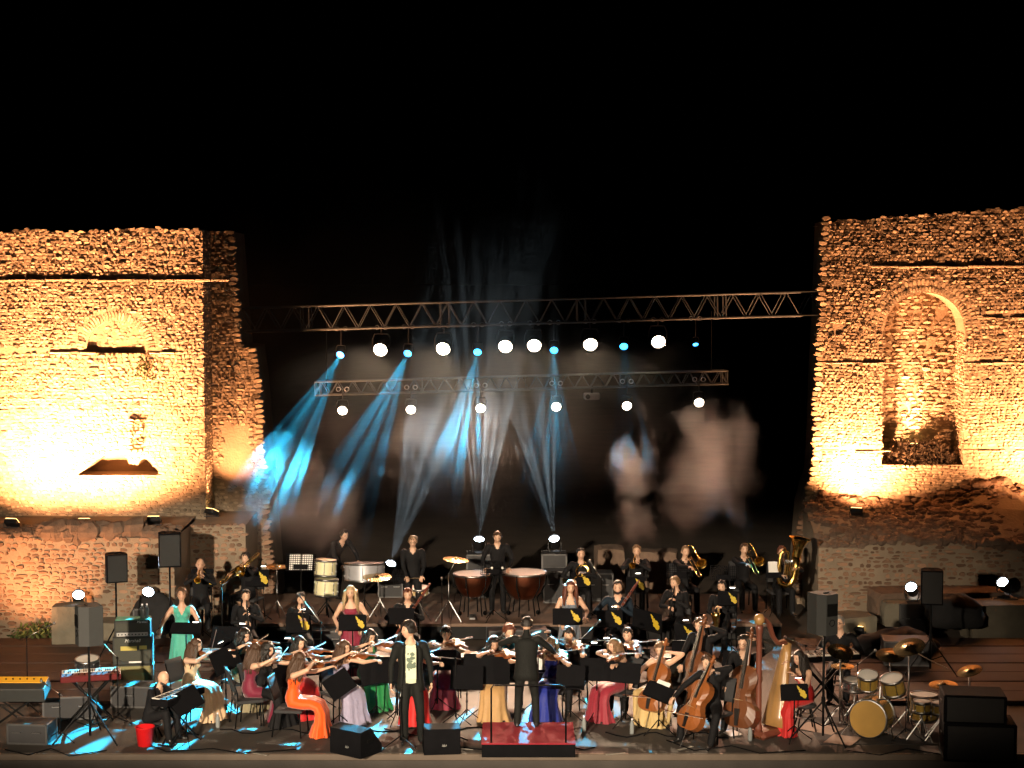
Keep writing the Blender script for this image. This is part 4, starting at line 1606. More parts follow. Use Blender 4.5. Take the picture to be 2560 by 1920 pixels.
def basis(o, y, z):
    y = V(y).normalized(); z = V(z); z = (z - y * z.dot(y)).normalized()
    x = y.cross(z)
    M = Matrix((x, y, z)).transposed().to_4x4()
    M.translation = o
    return M


def bell(mb, p, d, r0, r1, L, n=18):
    d = V(d).normalized()
    x, y, z = frame_from(d)
    Mx = Matrix((x, y, z)).transposed().to_4x4(); Mx.translation = V(p)
    prof = []
    for i in range(11):
        u = i / 10
        prof.append((r0 + (r1 - r0) * (u ** 3.2 * .85 + u * .15), u * L))
    prof += [(r1 * 1.02, L + .004), (r1 * .97, L + .002)] + [(max(.004, r - .004), z_) for r, z_ in prof[-3::-1]]
    mb.lathe(prof, n, Mx, cap=False)


def trumpet(label, M, m=None):
    """mouthpiece at the origin, bell toward -Y"""
    m = m or BRASS
    t = thing('trumpet', label, 'trumpet', M=M)
    a = MB(); a.tube([(0, 0, 0), (0, -.03, 0), (0, -.20, 0), (0, -.40, 0), (0, -.44, -.02), (0, -.44, -.06), (0, -.40, -.08), (0, -.15, -.08), (0, -.10, -.06), (0, -.10, -.02), (0, -.14, 0.001)], [.006] * 4 + [.007] * 7, 7)
    a.build('leadpipe', m, t, True)
    b_ = MB(); bell(b_, (0, -.26, -.08), (0, -1, 0), .008, .062, .24); b_.build('bell', m, t, True)
    for i in range(3):
        MB().lathe([(.010, -.10), (.010, .03), (.004, .032), (.004, .05), (.009, .052), (.009, .056)], 10, Matrix.Translation((.0, -.20 - .028 * i, -.03))).build('valve', m, t)
    MB().lathe([(.004, -.02), (.008, 0), (.013, .015)], 10, Matrix.Rotation(R(-90), 4, 'X')).build('mouthpiece', M_SILVER, t)
    return t


def trombone(label, M, ext=.35):
    t = thing('trombone', label, 'trombone', M=M)
    s = MB()
    for x in (0, .075):
        s.bar((x, 0 if x == 0 else -.05, 0), (x, -.62, 0), .007, 7)
    s.build('inner_slide', BRASS, t, True)
    s = MB()
    s.tube([(0, -.12, 0), (0, -.68 - ext, 0), (.02, -.72 - ext, 0), (.055, -.72 - ext, 0), (.075, -.68 - ext, 0), (.075, -.12, 0)], .010, 8)
    s.bar((0, -.16, 0), (.075, -.16, 0), .007, 6)
    s.build('outer_slide', BRASS, t, True)
    s = MB()
    s.tube([(.075, -.05, 0), (.075, .22, .0), (.09, .30, .02), (.13, .33, .03), (.17, .30, .03), (.185, .22, .03), (.185, 0, .03), (.185, -.12, .03)], [.008, .009, .010, .011, .012, .013, .016, .02], 9)
    s.bar((.075, .05, 0), (.185, .05, .03), .006, 5)
    s.build('tuning_slide', BRASS, t, True)
    s = MB(); bell(s, (.185, -.10, .03), (0, -1, 0), .02, .11, .34, 20); s.build('bell', BRASS, t, True)
    MB().lathe([(.006, -.03), (.009, 0), (.015, .02)], 10, Matrix.Rotation(R(-90), 4, 'X')).build('mouthpiece', M_SILVER, t)
    return t


def tuba(label, M):
    """upright tuba, bell toward +Z, origin at the bottom bow"""
    t = thing('tuba', label, 'tuba', M=M)
    s = MB()
    s.tube([(.16, 0, .62), (.17, 0, .35), (.16, 0, .16), (.09, 0, .05), (0, 0, .02), (-.09, 0, .05), (-.15, 0, .16), (-.16, 0, .4), (-.15, 0, .62), (-.09, 0, .70), (-.02, 0, .66), (0.02, 0, .5), (.03, 0, .3)],
           [.085, .078, .07, .065, .06, .055, .05, .043, .036, .032, .028, .024, .022], 12)
    s.build('body_tube', BRASS, t, True)
    s = MB(); bell(s, (.16, 0, .60), (.06, -.05, 1), .085, .21, .36, 24); s.build('bell', BRASS, t, True)
    s = MB()
    for i in range(4):
        x = -.08 + .04 * i
        s.tube([(x, -.09, .25), (x, -.10, .50), (x + .015, -.10, .54), (x + .03, -.10, .50), (x + .03, -.09, .22)], .011, 7)
    s.tube([(-.10, -.08, .22), (-.05, -.12, .16), (.03, -.12, .18), (.07, -.08, .26)], .012, 7)
    s.build('valve_tubing', M_SILVER, t, True)
    for i in range(4):
        MB().lathe([(.016, 0), (.016, .2), (.005, .205), (.005, .24), (.013, .242), (.013, .248)], 10, Matrix.Translation((-.06 + .042 * i, -.13, .24))).build('valve', BRASS, t)
    MB().tube([(-.02, -.02, .66), (-.06, .08, .72), (-.07, .14, .76)], [.012, .009, .007], 7).build('leadpipe', BRASS, t, True)
    return t


def sax(label, M):
    t = thing('saxophone', label, 'saxophone', M=M)
    MB().tube([(0, 0, 0), (0, -.05, .03), (0, -.11, .02), (0, -.13, -.03)], [.007, .009, .011, .012], 8).build('neck', BRASS, t, True)
    s = MB()
    s.tube([(0, -.13, -.03), (0, -.14, -.30), (0, -.15, -.58), (0, -.19, -.66), (0, -.26, -.67), (0, -.31, -.60)], [.012, .022, .034, .04, .045, .05], 12)
    bell(s, (0, -.31, -.60), (0, -.2, 1), .05, .085, .24)
    s.build('body', BRASS, t, True)
    s = MB()
    for i in range(8):
        s.lathe([(.013, 0), (.013, .006)], 8, Matrix.Translation((.0, -.165 - .002 * i, -.12 - .055 * i)) @ Matrix.Rotation(R(90), 4, 'X'))
    s.bar((.02, -.155, -.08), (.028, -.175, -.56), .004, 5)
    s.build('keys', M_SILVER, t)
    MB().tube([(0, .07, -.015), (0, 0, 0)], [.006, .010], 7).build('mouthpiece', M_EBONY, t)
    return t


def pipe(kind, label, M, L, r, m, flare):
    """clarinet, oboe, flute or bassoon: straight tube from the origin toward -Y"""
    t = thing(kind, label, kind, M=M)
    prof = [(r * .55, 0), (r * .8, L * .08), (r, L * .12), (r, L * .88), (r * flare * .75, L * .96), (r * flare, L)]
    MB().lathe(prof, 10, Matrix.Rotation(R(90), 4, 'X')).build('tube', m, t, True)
    s = MB()
    for i in range(9):
        y = -L * (.22 + .07 * i)
        s.lathe([(r * .65, 0), (r * .65, r * .35)], 7, Matrix.Translation((0, y, r)))
    s.bar((r, -L * .2, r * .6), (r, -L * .8, r * .6), r * .18, 4)
    s.build('keys', M_SILVER, t)
    return t


def horn(label, M):
    t = thing('french_horn', label, 'horn', M=M)
    s = MB()
    pts = [V((.14 * math.cos(a) * (1 - .02 * i), .012 * i - .05, .14 * math.sin(a) * (1 - .02 * i))) for i, a in enumerate([k * .5236 for k in range(19)])]
    s.tube(pts, [.010 + .0006 * i for i in range(19)], 8)
    s.build('coil', BRASS, t, True)
    s = MB(); bell(s, (-.10, .02, -.10), (-.6, .5, -.6), .018, .15, .26, 22); s.build('bell', BRASS, t, True)
    for i in range(3):
        MB().lathe([(.018, 0), (.018, .04)], 10, Matrix.Translation((-.03 + .04 * i, -.07, .0)) @ Matrix.Rotation(R(90), 4, 'X')).build('valve', M_SILVER, t)
    MB().tube([(.1, -.03, .1), (.06, .06, .16), (.02, .16, .19)], [.008, .006, .008], 7).build('mouthpipe', BRASS, t, True)
    return t


def harp(label, M):
    """column at +X... local: strings in the XZ plane, player at +X, column at -X"""
    t = thing('harp', label, 'harp', M=M)
    wood = mat('harp_maple', (.36, .20, .07), .35, 0, .25, 5, coat=.4)
    dark = mat('harp_column', (.16, .05, .03), .4, 0, .25, 6, coat=.3)
    MB().box((-.02, 0, .06), (.62, .36, .12), bev=.05).build('base', dark, t)
    MB().lathe([(.055, .10), (.06, .16), (.045, .22), (.043, 1.55), (.052, 1.60), (.06, 1.66), (.045, 1.70)], 14, Matrix.Translation((-.24, 0, 0))).build('column', dark, t, True)
    MB().lathe([(.05, 1.70), (.075, 1.74), (.08, 1.80), (.05, 1.85), (.02, 1.86)], 14, Matrix.Translation((-.24, 0, 0))).build('crown', wood, t, True)
    s = MB()
    s.tube([(-.26, 0, 1.74), (-.14, 0, 1.78), (-.02, 0, 1.68), (.07, 0, 1.48), (.18, 0, 1.36), (.33, 0, 1.36), (.42, 0, 1.30)], [(.03, .06), (.028, .06), (.028, .05), (.028, .048), (.03, .05), (.035, .055), (.03, .04)], 10, up=(0, 1, 0))
    s.build('neck', dark, t, True)
    # tapering soundbox from the base up to the shoulder
    rings = []
    for i in range(9):
        u = i / 8
        c = V((.10, 0, .12)).lerp(V((.42, 0, 1.33)), u)
        w = .21 - .14 * u
        rings.append((c, V((0, w, 0)), V((.10 - .045 * u, 0, -.03))))
    s = MB(); loft_closed(s, rings, 14); s.build('soundbox', wood, t, True)
    st = MB()
    for i in range(26):
        u = i / 25
        lo = V((.04, 0, .22)).lerp(V((.36, 0, 1.22)), u)
        if u < .45:
            hi = V((-.17, 0, 1.74)).lerp(V((.06, 0, 1.46)), u / .45)
        else:
            hi = V((.06, 0, 1.46)).lerp(V((.36, 0, 1.34)), (u - .45) / .55)
        st.bar(lo, hi, .0008, 4)
    st.build('strings', M_STRING, t)
    pd = MB()
    for i in range(7):
        pd.box((-.30 - .02 * (i % 2), -.12 + .04 * i, .05), (.09, .018, .012))
    pd.build('pedals', BRASS, t)
    return t

# ---------------------------------------------------------------- stage gear
M_CHAIR = mat('chair_fabric', (0.03, 0.03, 0.032), .85, 0, .2, 30)
M_GREYP = mat('grey_plastic', (0.030, 0.032, 0.031), .65, 0, .15, 10)
M_GRILLE = mat('speaker_grille', (0.018, 0.018, 0.018), .6, .3, .2, 60, bump=.4, bscale=160)
M_LED = mat('led_white', (.9, .9, .9), .4, emit=(1.0, .93, .8), estr=9)
EMB = [(0, 1), (.12, .95), (.30, .82), (.28, .72), (.45, .75), (.50, .63), (.72, .63), (.88, .48), (.84, .40), (1, .30), (.98, .12), (.82, 0), (.66, .04), (.50, .16), (.34, .20), (.30, .34), (.36, .42), (.20, .50), (.22, .62), (.08, .74)]


def music_stand(label, c, yaw=0.0, w=.46, h=.32, tilt=24, kind='solid', emblem=False, paper=0, lamp=False, base_z=0.0, roll=0.0, group='music stands', pc=None):
    """c = centre of the desk; yaw = where the reader's side faces away from (desk back toward -Y turned by yaw)"""
    c = V(c)
    t = thing('music_stand', label, 'music stand', (c.x, c.y, base_z), R(yaw), group)
    hz = c.z - base_z
    p = MB().bar((0, .0, .12), (0, 0, hz - .04), .011, 8)
    p.bar((0, 0, hz * .45), (0, 0, hz * .5), .018, 8)
    p.build('shaft', BLACK, t, True)
    for i in range(3):
        a = R(90 + 120 * i + 30)
        MB().tube([(0, 0, .22), (math.cos(a) * .14, math.sin(a) * .14, .10), (math.cos(a) * .27, math.sin(a) * .27, .008)], .008, 6).build('leg', BLACK, t, True)
    Mx = Matrix.Translation((0, 0, hz)) @ Matrix.Rotation(R(roll), 4, 'Y') @ Matrix.Rotation(R(-tilt), 4, 'X')
    d = MB()
    if kind == 'solid':
        out = [(-w / 2, -h / 2), (w / 2, -h / 2), (w / 2, h / 2 - .02), (w / 2 - .02, h / 2), (-w / 2 + .02, h / 2), (-w / 2, h / 2 - .02)]
        d.prism(out, -.003, .003, Mx @ Matrix.Rotation(R(90), 4, 'X'))
        d.box(Mx @ V((0, .025, -h / 2)), (w, .055, .006), Mx.to_3x3())
        desk = d.build('desk', BLKM, t)
    else:
        nx, nz = 13, 8
        for i in range(nx + 1):
            x = -w / 2 + w * i / nx
            d.box(Mx @ V((x, 0, .0)), (.010, .004, h), Mx.to_3x3())
        for j in range(nz + 1):
            z = -h / 2 + h * j / nz
            d.box(Mx @ V((0, 0.0021, z)), (w, .004, .010), Mx.to_3x3())
        d.box(Mx @ V((0, 0, -h * .28)), (w * .5, .005, h * .34), Mx.to_3x3())
        d.box(Mx @ V((0, .025, -h / 2)), (w, .055, .006), Mx.to_3x3())
        desk = d.build('desk', BLKM, t)
    if emblem:
        s = h * .80
        out = [((x - .5) * s * .74 + w * .26, (y - .5) * s) for x, y in EMB]
        e = MB()
        M2 = Mx @ Matrix.Rotation(R(90), 4, 'X')
        e.prism(out, .0045, .0060, M2)
        e.build('emblem', YEL, desk)
    for q in range(paper):
        px = (0 if paper == 1 else (-.115 if q == 0 else .115))
        pp = MB()
        wv, fs = [], []
        pw = .21
        n = 6
        for i in range(n + 1):
            x = px - pw / 2 + pw * i / n
            for z in (-h / 2 + .01, -h / 2 + .31):
                wv.append(Mx @ V((x, .008 + .006 * math.sin(i * 1.1 + q), z)))
        for i in range(n):
            fs.append((2 * i, 2 * i + 2, 2 * i + 3, 2 * i + 1))
        pp.add(wv, fs).build('sheet_music', pc or PAPER, t)
    if lamp:
        l = MB().tube([Mx @ V((w * .38, 0, h / 2)), Mx @ V((w * .40, -.03, h / 2 + .07)), Mx @ V((w * .34, .03, h / 2 + .13)), Mx @ V((w * .28, .08, h / 2 + .10))], .005, 5)
        g = l.build('lamp_arm', BLACK, t)
        MB().box(Mx @ V((w * .22, .09, h / 2 + .095)), (.11, .035, .02), Mx.to_3x3(), bev=.005).build('lamp_head', BLACK, g)
        MB().box(Mx @ V((w * .22, .09, h / 2 + .083)), (.09, .028, .006), Mx.to_3x3()).build('lamp_strip', M_LED, g)
    return t


def chair(label, loc, yaw, seat=.44, col=None):
    t = thing('chair', label, 'chair', loc, R(yaw), 'players\' chairs')
    m = col or M_CHAIR
    MB().box((0, .0, seat - .025), (.44, .42, .05), bev=.015).build('seat', m, t)
    b = MB()
    rings = [(V((0, .215 + .10 * u, seat + .13 + .34 * u)), V((.215 - .015 * u, 0, 0)), V((0, .016, -.004))) for u in (0, .25, .5, .75, 1)]
    loft_closed(b, rings, 12)
    b.build('backrest', m, t, True)
    for i in (-1, 1):
        MB().bar((i * .20, -.18, seat - .05), (i * .215, -.20, 0), .011, 7).build('leg', BLACK, t, True)
        MB().tube([(i * .205, .24, 0), (i * .20, .19, seat - .04), (i * .20, .20, seat + .12), (i * .195, .30, seat + .42)], .011, 7).build('leg', BLACK, t, True)
    return t


def stool(label, loc, seat=.6):
    t = thing('stool', label, 'stool', loc)
    MB().lathe([(.16, seat - .06), (.17, seat - .03), (.16, seat), (.02, seat)], 16).build('seat', M_CHAIR, t, True)
    for i in range(4):
        a = R(45 + 90 * i)
        MB().bar((math.cos(a) * .1, math.sin(a) * .1, seat - .06), (math.cos(a) * .2, math.sin(a) * .2, 0), .012, 6).build('leg', BLACK, t)
    MB().tube([(.165 * math.cos(a), .165 * math.sin(a), .22) for a in [i * .3927 for i in range(17)]], .008, 5, cap=False).build('foot_ring', CHROME, t)
    return t


def mic_stand(label, loc, h, boom=None, yaw=0.0, straight=False):
    t = thing('microphone_stand', label, 'microphone stand', loc, R(yaw), 'microphone stands')
    MB().bar((0, 0, .1), (0, 0, h), .009, 7).build('pole', BLACK, t, True)
    for i in range(3):
        a = R(90 + 120 * i)
        MB().bar((0, 0, .16), (math.cos(a) * .28, math.sin(a) * .28, .006), .008, 6).build('leg', BLACK, t)
    tip = V((0, 0, h))
    if boom:
        tip = V(boom) + V((0, 0, h))
        MB().bar(V((0, 0, h)) - V(boom) * .25, tip, .006, 6).build('boom', CHROME, t, True)
        MB().ball((0, 0, h), .02, 8, 6).build('boom_clutch', BLACK, t, True)
    d = (V(boom).normalized() if boom else V((0, -.5, .3)).normalized())
    k = MB().tube([tip, tip + d * .10], [.010, .014], 8)
    mic = k.build('microphone', M_GREYP, t, True)
    MB().ball(tip + d * .13, .024, 9, 7).build('grille', mat('mic_mesh', (.25, .25, .25), .4, .8), mic, True)
    return t


def cone(mb, c, r, d):
    x, y, z = frame_from(d)
    Mx = Matrix((x, y, z)).transposed().to_4x4(); Mx.translation = V(c)
    mb.lathe([(r, .0), (r * 1.02, .012), (r * .92, .014), (r * .75, -.01), (r * .35, -.035), (r * .3, -.01), (.002, .0)], 18, Mx, cap=False)


def pole_speaker(label, loc, w, d, h, zc, yaw, col=None, foot=.45, gap=0.0):
    """loudspeaker on a tripod pole"""
    m = col or BLKM
    st = thing('speaker_stand', 'black tripod stand under the ' + label, 'speaker stand', loc, R(yaw), 'speaker stands')
    MB().bar((0, 0, .08), (0, 0, zc - h / 2 + .02), .018, 8).build('pole', BLACK, st, True)
    MB().bar((0, 0, .55), (0, 0, .66), .03, 8).build('collar', BLACK, st)
    for i in range(3):
        a = R(90 + 120 * i)
        g = MB().bar((0, 0, .60), (math.cos(a) * foot, math.sin(a) * foot, .012), .013, 6)
        g.bar((0, 0, .22), (math.cos(a) * foot * .45, math.sin(a) * foot * .45, .33), .009, 5)
        g.build('leg', BLACK, st)
    t = thing('loudspeaker', label, 'loudspeaker', (loc[0], loc[1], loc[2] + zc), R(yaw), 'loudspeakers on poles')
    out = [(-w / 2, -d / 2), (w / 2, -d / 2), (w / 2 * .98, d * .1), (w / 2 * .6, d / 2), (-w / 2 * .6, d / 2), (-w / 2 * .98, d * .1)]
    MB().prism(out, -h / 2, h / 2).build('cabinet', m, t)
    MB().box((0, -d / 2 - .004, 0), (w * .9, .012, h * .92), bev=.004).build('grille', M_GRILLE, t)
    MB().box((0, d * .1, h / 2 + .004), (w * .3, .03, .02), bev=.006).build('handle', BLACK, t)
    k = MB()
    cone(k, (0, d / 2 - .005, -h * .2), w * .14, (0, 1, 0))
    k.box((0, d / 2 + .004, h * .12), (w * .5, .012, h * .3))
    k.build('back_panel', BLACK, t)
    return t


def wedge(label, loc, yaw, w=.58, d=.46, h=.40):
    t = thing('monitor_speaker', label, 'monitor speaker', loc, R(yaw), 'stage monitors')
    side = [(-d / 2, 0), (d / 2, 0), (d / 2, h * .30), (-d * .02, h), (-d / 2, h * .93)]
    Mx = Matrix(((0, 0, 1, 0), (1, 0, 0, 0), (0, 1, 0, 0), (0, 0, 0, 1)))
    MB().prism(side, -w / 2, w / 2, Mx).build('cabinet', BLKM, t)
    p0, p1 = V((0, d / 2, h * .30)), V((0, -d * .02, h))
    u = (p1 - p0).normalized(); nrm = V((1, 0, 0)).cross(u).normalized()
    nrm = nrm if nrm.y > 0 else -nrm
    g = MB()
    Mg = Matrix((V((1, 0, 0)), u, V((1, 0, 0)).cross(u))).transposed()
    g.box((p0 + p1) / 2 + nrm * .006, (w * .92, (p1 - p0).length * .9, .014), Mg, bev=.004)
    g.build('grille', M_GRILLE, t)
    for s in (-1, 1):
        MB().box((s * (w / 2 + .002), -.03, h * .55), (.012, .13, .05), bev=.004).build('handle', BLACK, t)
    b = MB()
    b.prism([(-.035, -.018), (-.02, .018), (-.008, -.006), (.004, .018), (.012, -.018), (.028, .012), (.035, -.012), (.02, -.02), (.006, -.024), (-.02, -.024)], 0, .002, Matrix.Translation((w * .06, -d / 2 - .001, h * .35)) @ Matrix.Rotation(R(90), 4, 'X'))
    b.build('maker_badge', mat('badge', (.28, .28, .27), .4, .5), t)
    return t


def cymbal(t, c, r, tilt=(0, 0, 1), m=None, name='cymbal'):
    x, y, z = frame_from(V(tilt), (0, 1, 0))
    Mx = Matrix((x, y, z)).transposed().to_4x4(); Mx.translation = V(c)
    k = MB().lathe([(r, 0), (r * .6, r * .045), (r * .22, r * .075), (r * .16, r * .15), (r * .03, r * .17), (r * .03, r * .16), (r * .15, r * .135), (r * .22, r * .06), (r * .6, r * .03), (r, -.003)], 26, Mx, cap=False)
    o = k.build(name, m or mat('cymbal_bronze', (.72, .52, .24), .26, 1.0, .12, 12), t, True)
    return o


def cymbal_stand(label, loc, h, r, off=(0, 0), tilt=(0.05, -.1, 1)):
    t = thing('cymbal', label, 'cymbal', loc, 0, 'percussion cymbals')
    MB().bar((0, 0, .15), (0, 0, h - .25), .011, 7).build('pole', CHROME, t, True)
    MB().bar((0, 0, h - .28), (off[0], off[1], h), .008, 6).build('boom', CHROME, t, True)
    for i in range(3):
        a = R(90 + 120 * i)
        MB().bar((0, 0, .40), (math.cos(a) * .28, math.sin(a) * .28, .01), .009, 6).build('leg', CHROME, t)
    cymbal(t, (off[0], off[1], h), r, tilt)
    MB().ball((off[0], off[1], h + .03), .015, 7, 5).build('wing_nut', CHROME, t)
    return t


def drum(parent, c, axis, r, L, shell, name='drum', lugs=8, skin=None, skin2=None):
    """a drum: shell, hoops, skins and tension lugs as parts of parent"""
    d = V(axis).normalized()
    x, y, z = frame_from(d, (0, 1, 0) if abs(d.z) > .7 else (0, 0, 1))
    Mx = Matrix((x, y, z)).transposed().to_4x4(); Mx.translation = V(c)
    s = MB().lathe([(r, -L / 2), (r, -L / 2 * .5), (r, L / 2 * .5), (r, L / 2)], 28, Mx, cap=False).build(name + '_shell', shell, parent, True)
    for e in (-1, 1):
        MB().lathe([(r * 1.01, e * (L / 2 - .03)), (r * 1.05, e * (L / 2 - .03)), (r * 1.05, e * (L / 2 + .012)), (r * .97, e * (L / 2 + .012))], 28, Mx, cap=False).build('hoop', CHROME, s, True)
        MB().lathe([(.001, e * (L / 2 + .004)), (r * .6, e * (L / 2 + .003)), (r * .99, e * (L / 2 + .002))], 28, Mx, cap=False).build('drum_skin', (skin if e > 0 else skin2) or DRUMSKIN, s)
    lg = MB()
    for i in range(lugs):
        a = 6.2832 * i / lugs
        p = V((math.cos(a) * r * 1.035, math.sin(a) * r * 1.035, 0))
        lg.bar(Mx @ (p + V((0, 0, -L / 2))), Mx @ (p + V((0, 0, L / 2))), .006, 5)
        for e in (-1, 1):
            lg.ball(Mx @ (p + V((0, 0, e * L * .25))), (.012, .012, .018), 6, 4, Mx.to_3x3())
    lg.build('lugs', CHROME, s)['kind'] = 'stuff'
    return s


def tripod_legs(t, c, h, spread=.28, m=None):
    c = V(c)
    MB().bar(c + V((0, 0, .1)), c + V((0, 0, h)), .013, 7).build('stand_pole', m or CHROME, t, True)
    for i in range(3):
        a = R(90 + 120 * i)
        MB().bar(c + V((0, 0, .32)), c + V((math.cos(a) * spread, math.sin(a) * spread, .01)), .010, 6).build('stand_leg', m or CHROME, t)


def keyboard(label, loc, yaw, L, dpt, hgt, h, top, side, tilt=0.0, nkeys=35, keys=True, xstand=True):
    """loc on the floor, h = height of the keyboard's underside; keys toward -Y turned by yaw"""
    st = thing('keyboard_stand', 'folding black stand under the ' + label, 'keyboard stand', loc, R(yaw), 'keyboard stands')
    for e in (-1, 1):
        y = e * dpt * .25
        MB().bar((-L * .36, y, .01), (L * .32, y, h - .012), .014, 7).build('leg', BLACK, st)
        MB().bar((L * .36, y + .03, .01), (-L * .32, y + .03, h - .012), .014, 7).build('leg', BLACK, st)
    MB().bar((-L * .36, -dpt * .4, .02), (-L * .36, dpt * .4, .02), .012, 6).build('foot_bar', BLACK, st)
    MB().bar((L * .36, -dpt * .4, .02), (L * .36, dpt * .4, .02), .012, 6).build('foot_bar', BLACK, st)
    t = thing('keyboard', label, 'keyboard', (loc[0], loc[1], loc[2] + h), R(yaw), 'keyboards')
    t.rotation_euler[0] = R(tilt)
    MB().box((0, 0, hgt / 2), (L, dpt, hgt), bev=.012).build('case', side, t)
    MB().box((0, dpt * .24, hgt + .004), (L * .97, dpt * .46, .012), bev=.003).build('panel', top, t)
    w = MB(); b = MB()
    kw = L * .94 / nkeys
    for i in range(nkeys):
        x = -L * .47 + kw * (i + .5)
        w.box((x, -dpt * .25, hgt + .006), (kw * .92, dpt * .42, .014))
        if i % 7 in (0, 1, 3, 4, 5) and i < nkeys - 1:
            b.box((x + kw / 2, -dpt * .17, hgt + .018), (kw * .5, dpt * .26, .012))
    if keys:
        w.build('white_keys', mat('key_white', (.75, .73, .68), .35), t)
        b.build('black_keys', M_EBONY, t)
    kn = MB()
    for i in range(9):
        kn.lathe([(.012, 0), (.010, .018)], 8, Matrix.Translation((-L * .4 + L * .1 * i, dpt * .25, hgt + .01)))
    kn.build('knobs', BLACK, t)
    return t


def cable(label, pts, r=.008, m=None):
    tag(MB().tube(pts, r, 6).build('cable', m or BLKM, None, True), label, 'cable', 'cables on the stage floor')


def text_part(parent, txt, size, M, m, name='lettering'):
    cu = bpy.data.curves.new(name, 'FONT')
    cu.body = txt
    cu.size = size
    cu.extrude = .001
    cu.shear = .3
    cu.align_x = 'CENTER'
    o = bpy.data.objects.new(name, cu)
    C.objects.link(o)
    dg = bpy.context.evaluated_depsgraph_get()
    me = bpy.data.meshes.new_from_object(o.evaluated_get(dg))
    bpy.data.objects.remove(o)
    me.materials.clear(); me.materials.append(m)
    q = bpy.data.objects.new(name, me)
    C.objects.link(q)
    q.parent = parent
    q.matrix_local = M
    return q

# ---------------------------------------------------------------- the players
PZ = .30          # height of the back platform


def geo(pose, fem, k, lean, seat):
    tl = (.49 if fem else .53) * k
    P = V((0, 0, seat + .085 * k)) if pose == 'sit' else V((0, 0, (.88 if fem else .92) * k))
    up = V((0, -math.sin(R(lean)), math.cos(R(lean))))
    return P, P + up * tl, tl


def at_head(at, yaw, lean, tl, z):
    """the spot on the floor for a head standing over 'at' when the body leans forward"""
    off = math.sin(R(lean)) * (tl + .12) + .03
    return (at[0] - math.sin(R(yaw)) * off, at[1] + math.cos(R(yaw)) * off, z)


SEATN = [0]


def sit_chair(who, loc, yaw, seat, col=None):
    chair('chair under the ' + who, (loc[0] - math.sin(R(yaw)) * .03, loc[1] + math.cos(R(yaw)) * .03, loc[2]), yaw, seat - .02, col)


def violinist(who, at, yaw, z=0.0, fem=True, kind='violin', s=.3, k=None, lean=6, vy=0.0, no_chair=False, bowtilt=.10, **kw):
    k = k or (.94 if fem else .96)
    seat = .43
    P, N, tl = geo('sit', fem, k, lean, seat)
    a = R(vy)
    d = V((.52, -.84, .02)); d.rotate(Matrix.Rotation(a, 3, 'Z')); d.normalize()
    o = N + V((.085, -.075, .045)) * k
    Lb = .356 if kind == 'violin' else .41
    nz = V((-.28, .0, 1))
    ct = o + d * (Lb * .52) + V((0, 0, .06))
    b = V((-.86, -.46, -bowtilt)); b.rotate(Matrix.Rotation(a, 3, 'Z')); b.normalize()
    frog, tip = ct + b * s, ct - b * (.70 - s)
    rh = frog + V((.0, .045, .035))
    lh = o + d * (Lb * 1.30) + V((.035, .03, -.075))
    loc = at_head(at, yaw, lean, tl, z)
    kw.setdefault('hyaw', 14)
    kw.setdefault('hpitch', -12)
    p, M, A = make_person(who + (' seated playing a ' + kind), loc, yaw, 'sit', fem, k, lean, rh=rh, lh=lh, rpole=(-.9, .3, -.35), lpole=(.3, .2, -1),
                          rcurl=34, lcurl=42, seat=seat, **kw)
    string_instrument(kind, kind + ' under the chin of the ' + who, M @ basis(o - d * .01, d, nz), M_VARN, Lb, .035, .40, group='violins and violas')
    bow('bow in the hand of the ' + who, M @ frog, M @ tip, 'violin bows')
    if not no_chair:
        sit_chair(who, loc, yaw, seat)
    return p, M


def cellist(who, at, yaw, fem, dx=0.0, **kw):
    k = .94 if fem else .96
    seat, lean = .43, 8
    P, N, tl = geo('sit', fem, k, lean, seat)
    e = V((dx, -.66, .01))
    d = (N + V((.085, -.13, .02)) - e).normalized()
    n = V((-.12, -1, .3))
    n = (n - d * n.dot(d)).normalized()
    pin = .27
    o = e + d * pin
    ct = o + d * .20 + n * .14
    b = V((-1, -.10, -.22)); b = (b - d * b.dot(d) * .6).normalized()
    frog, tip = ct + b * .40, ct - b * .30
    loc = at_head(at, yaw, lean, tl, 0)
    p, M, A = make_person(who + ' seated playing a cello', loc, yaw, 'sit', fem, k, lean, rh=frog + V((-.02, .06, .05)), lh=o + d * .93 + V((.06, .03, .0)) + n * .01,
                          rpole=(-.9, .4, .1), lpole=(1, .3, .1), rcurl=34, lcurl=46, seat=seat, feet=((-.27, -.42, .075), (.27, -.42, .075)), knees=((-.8, -1, .4), (.8, -1, .4)), **kw)
    string_instrument('cello', 'cello between the knees of the ' + who, M @ basis(o, d, n), M_CELLO, .75, .12, .36, pin=pin, group='cellos')
    bow('bow of the ' + who, M @ frog, M @ tip, 'cello bows', 1.4)
    sit_chair(who, loc, yaw, seat)
    return p, M


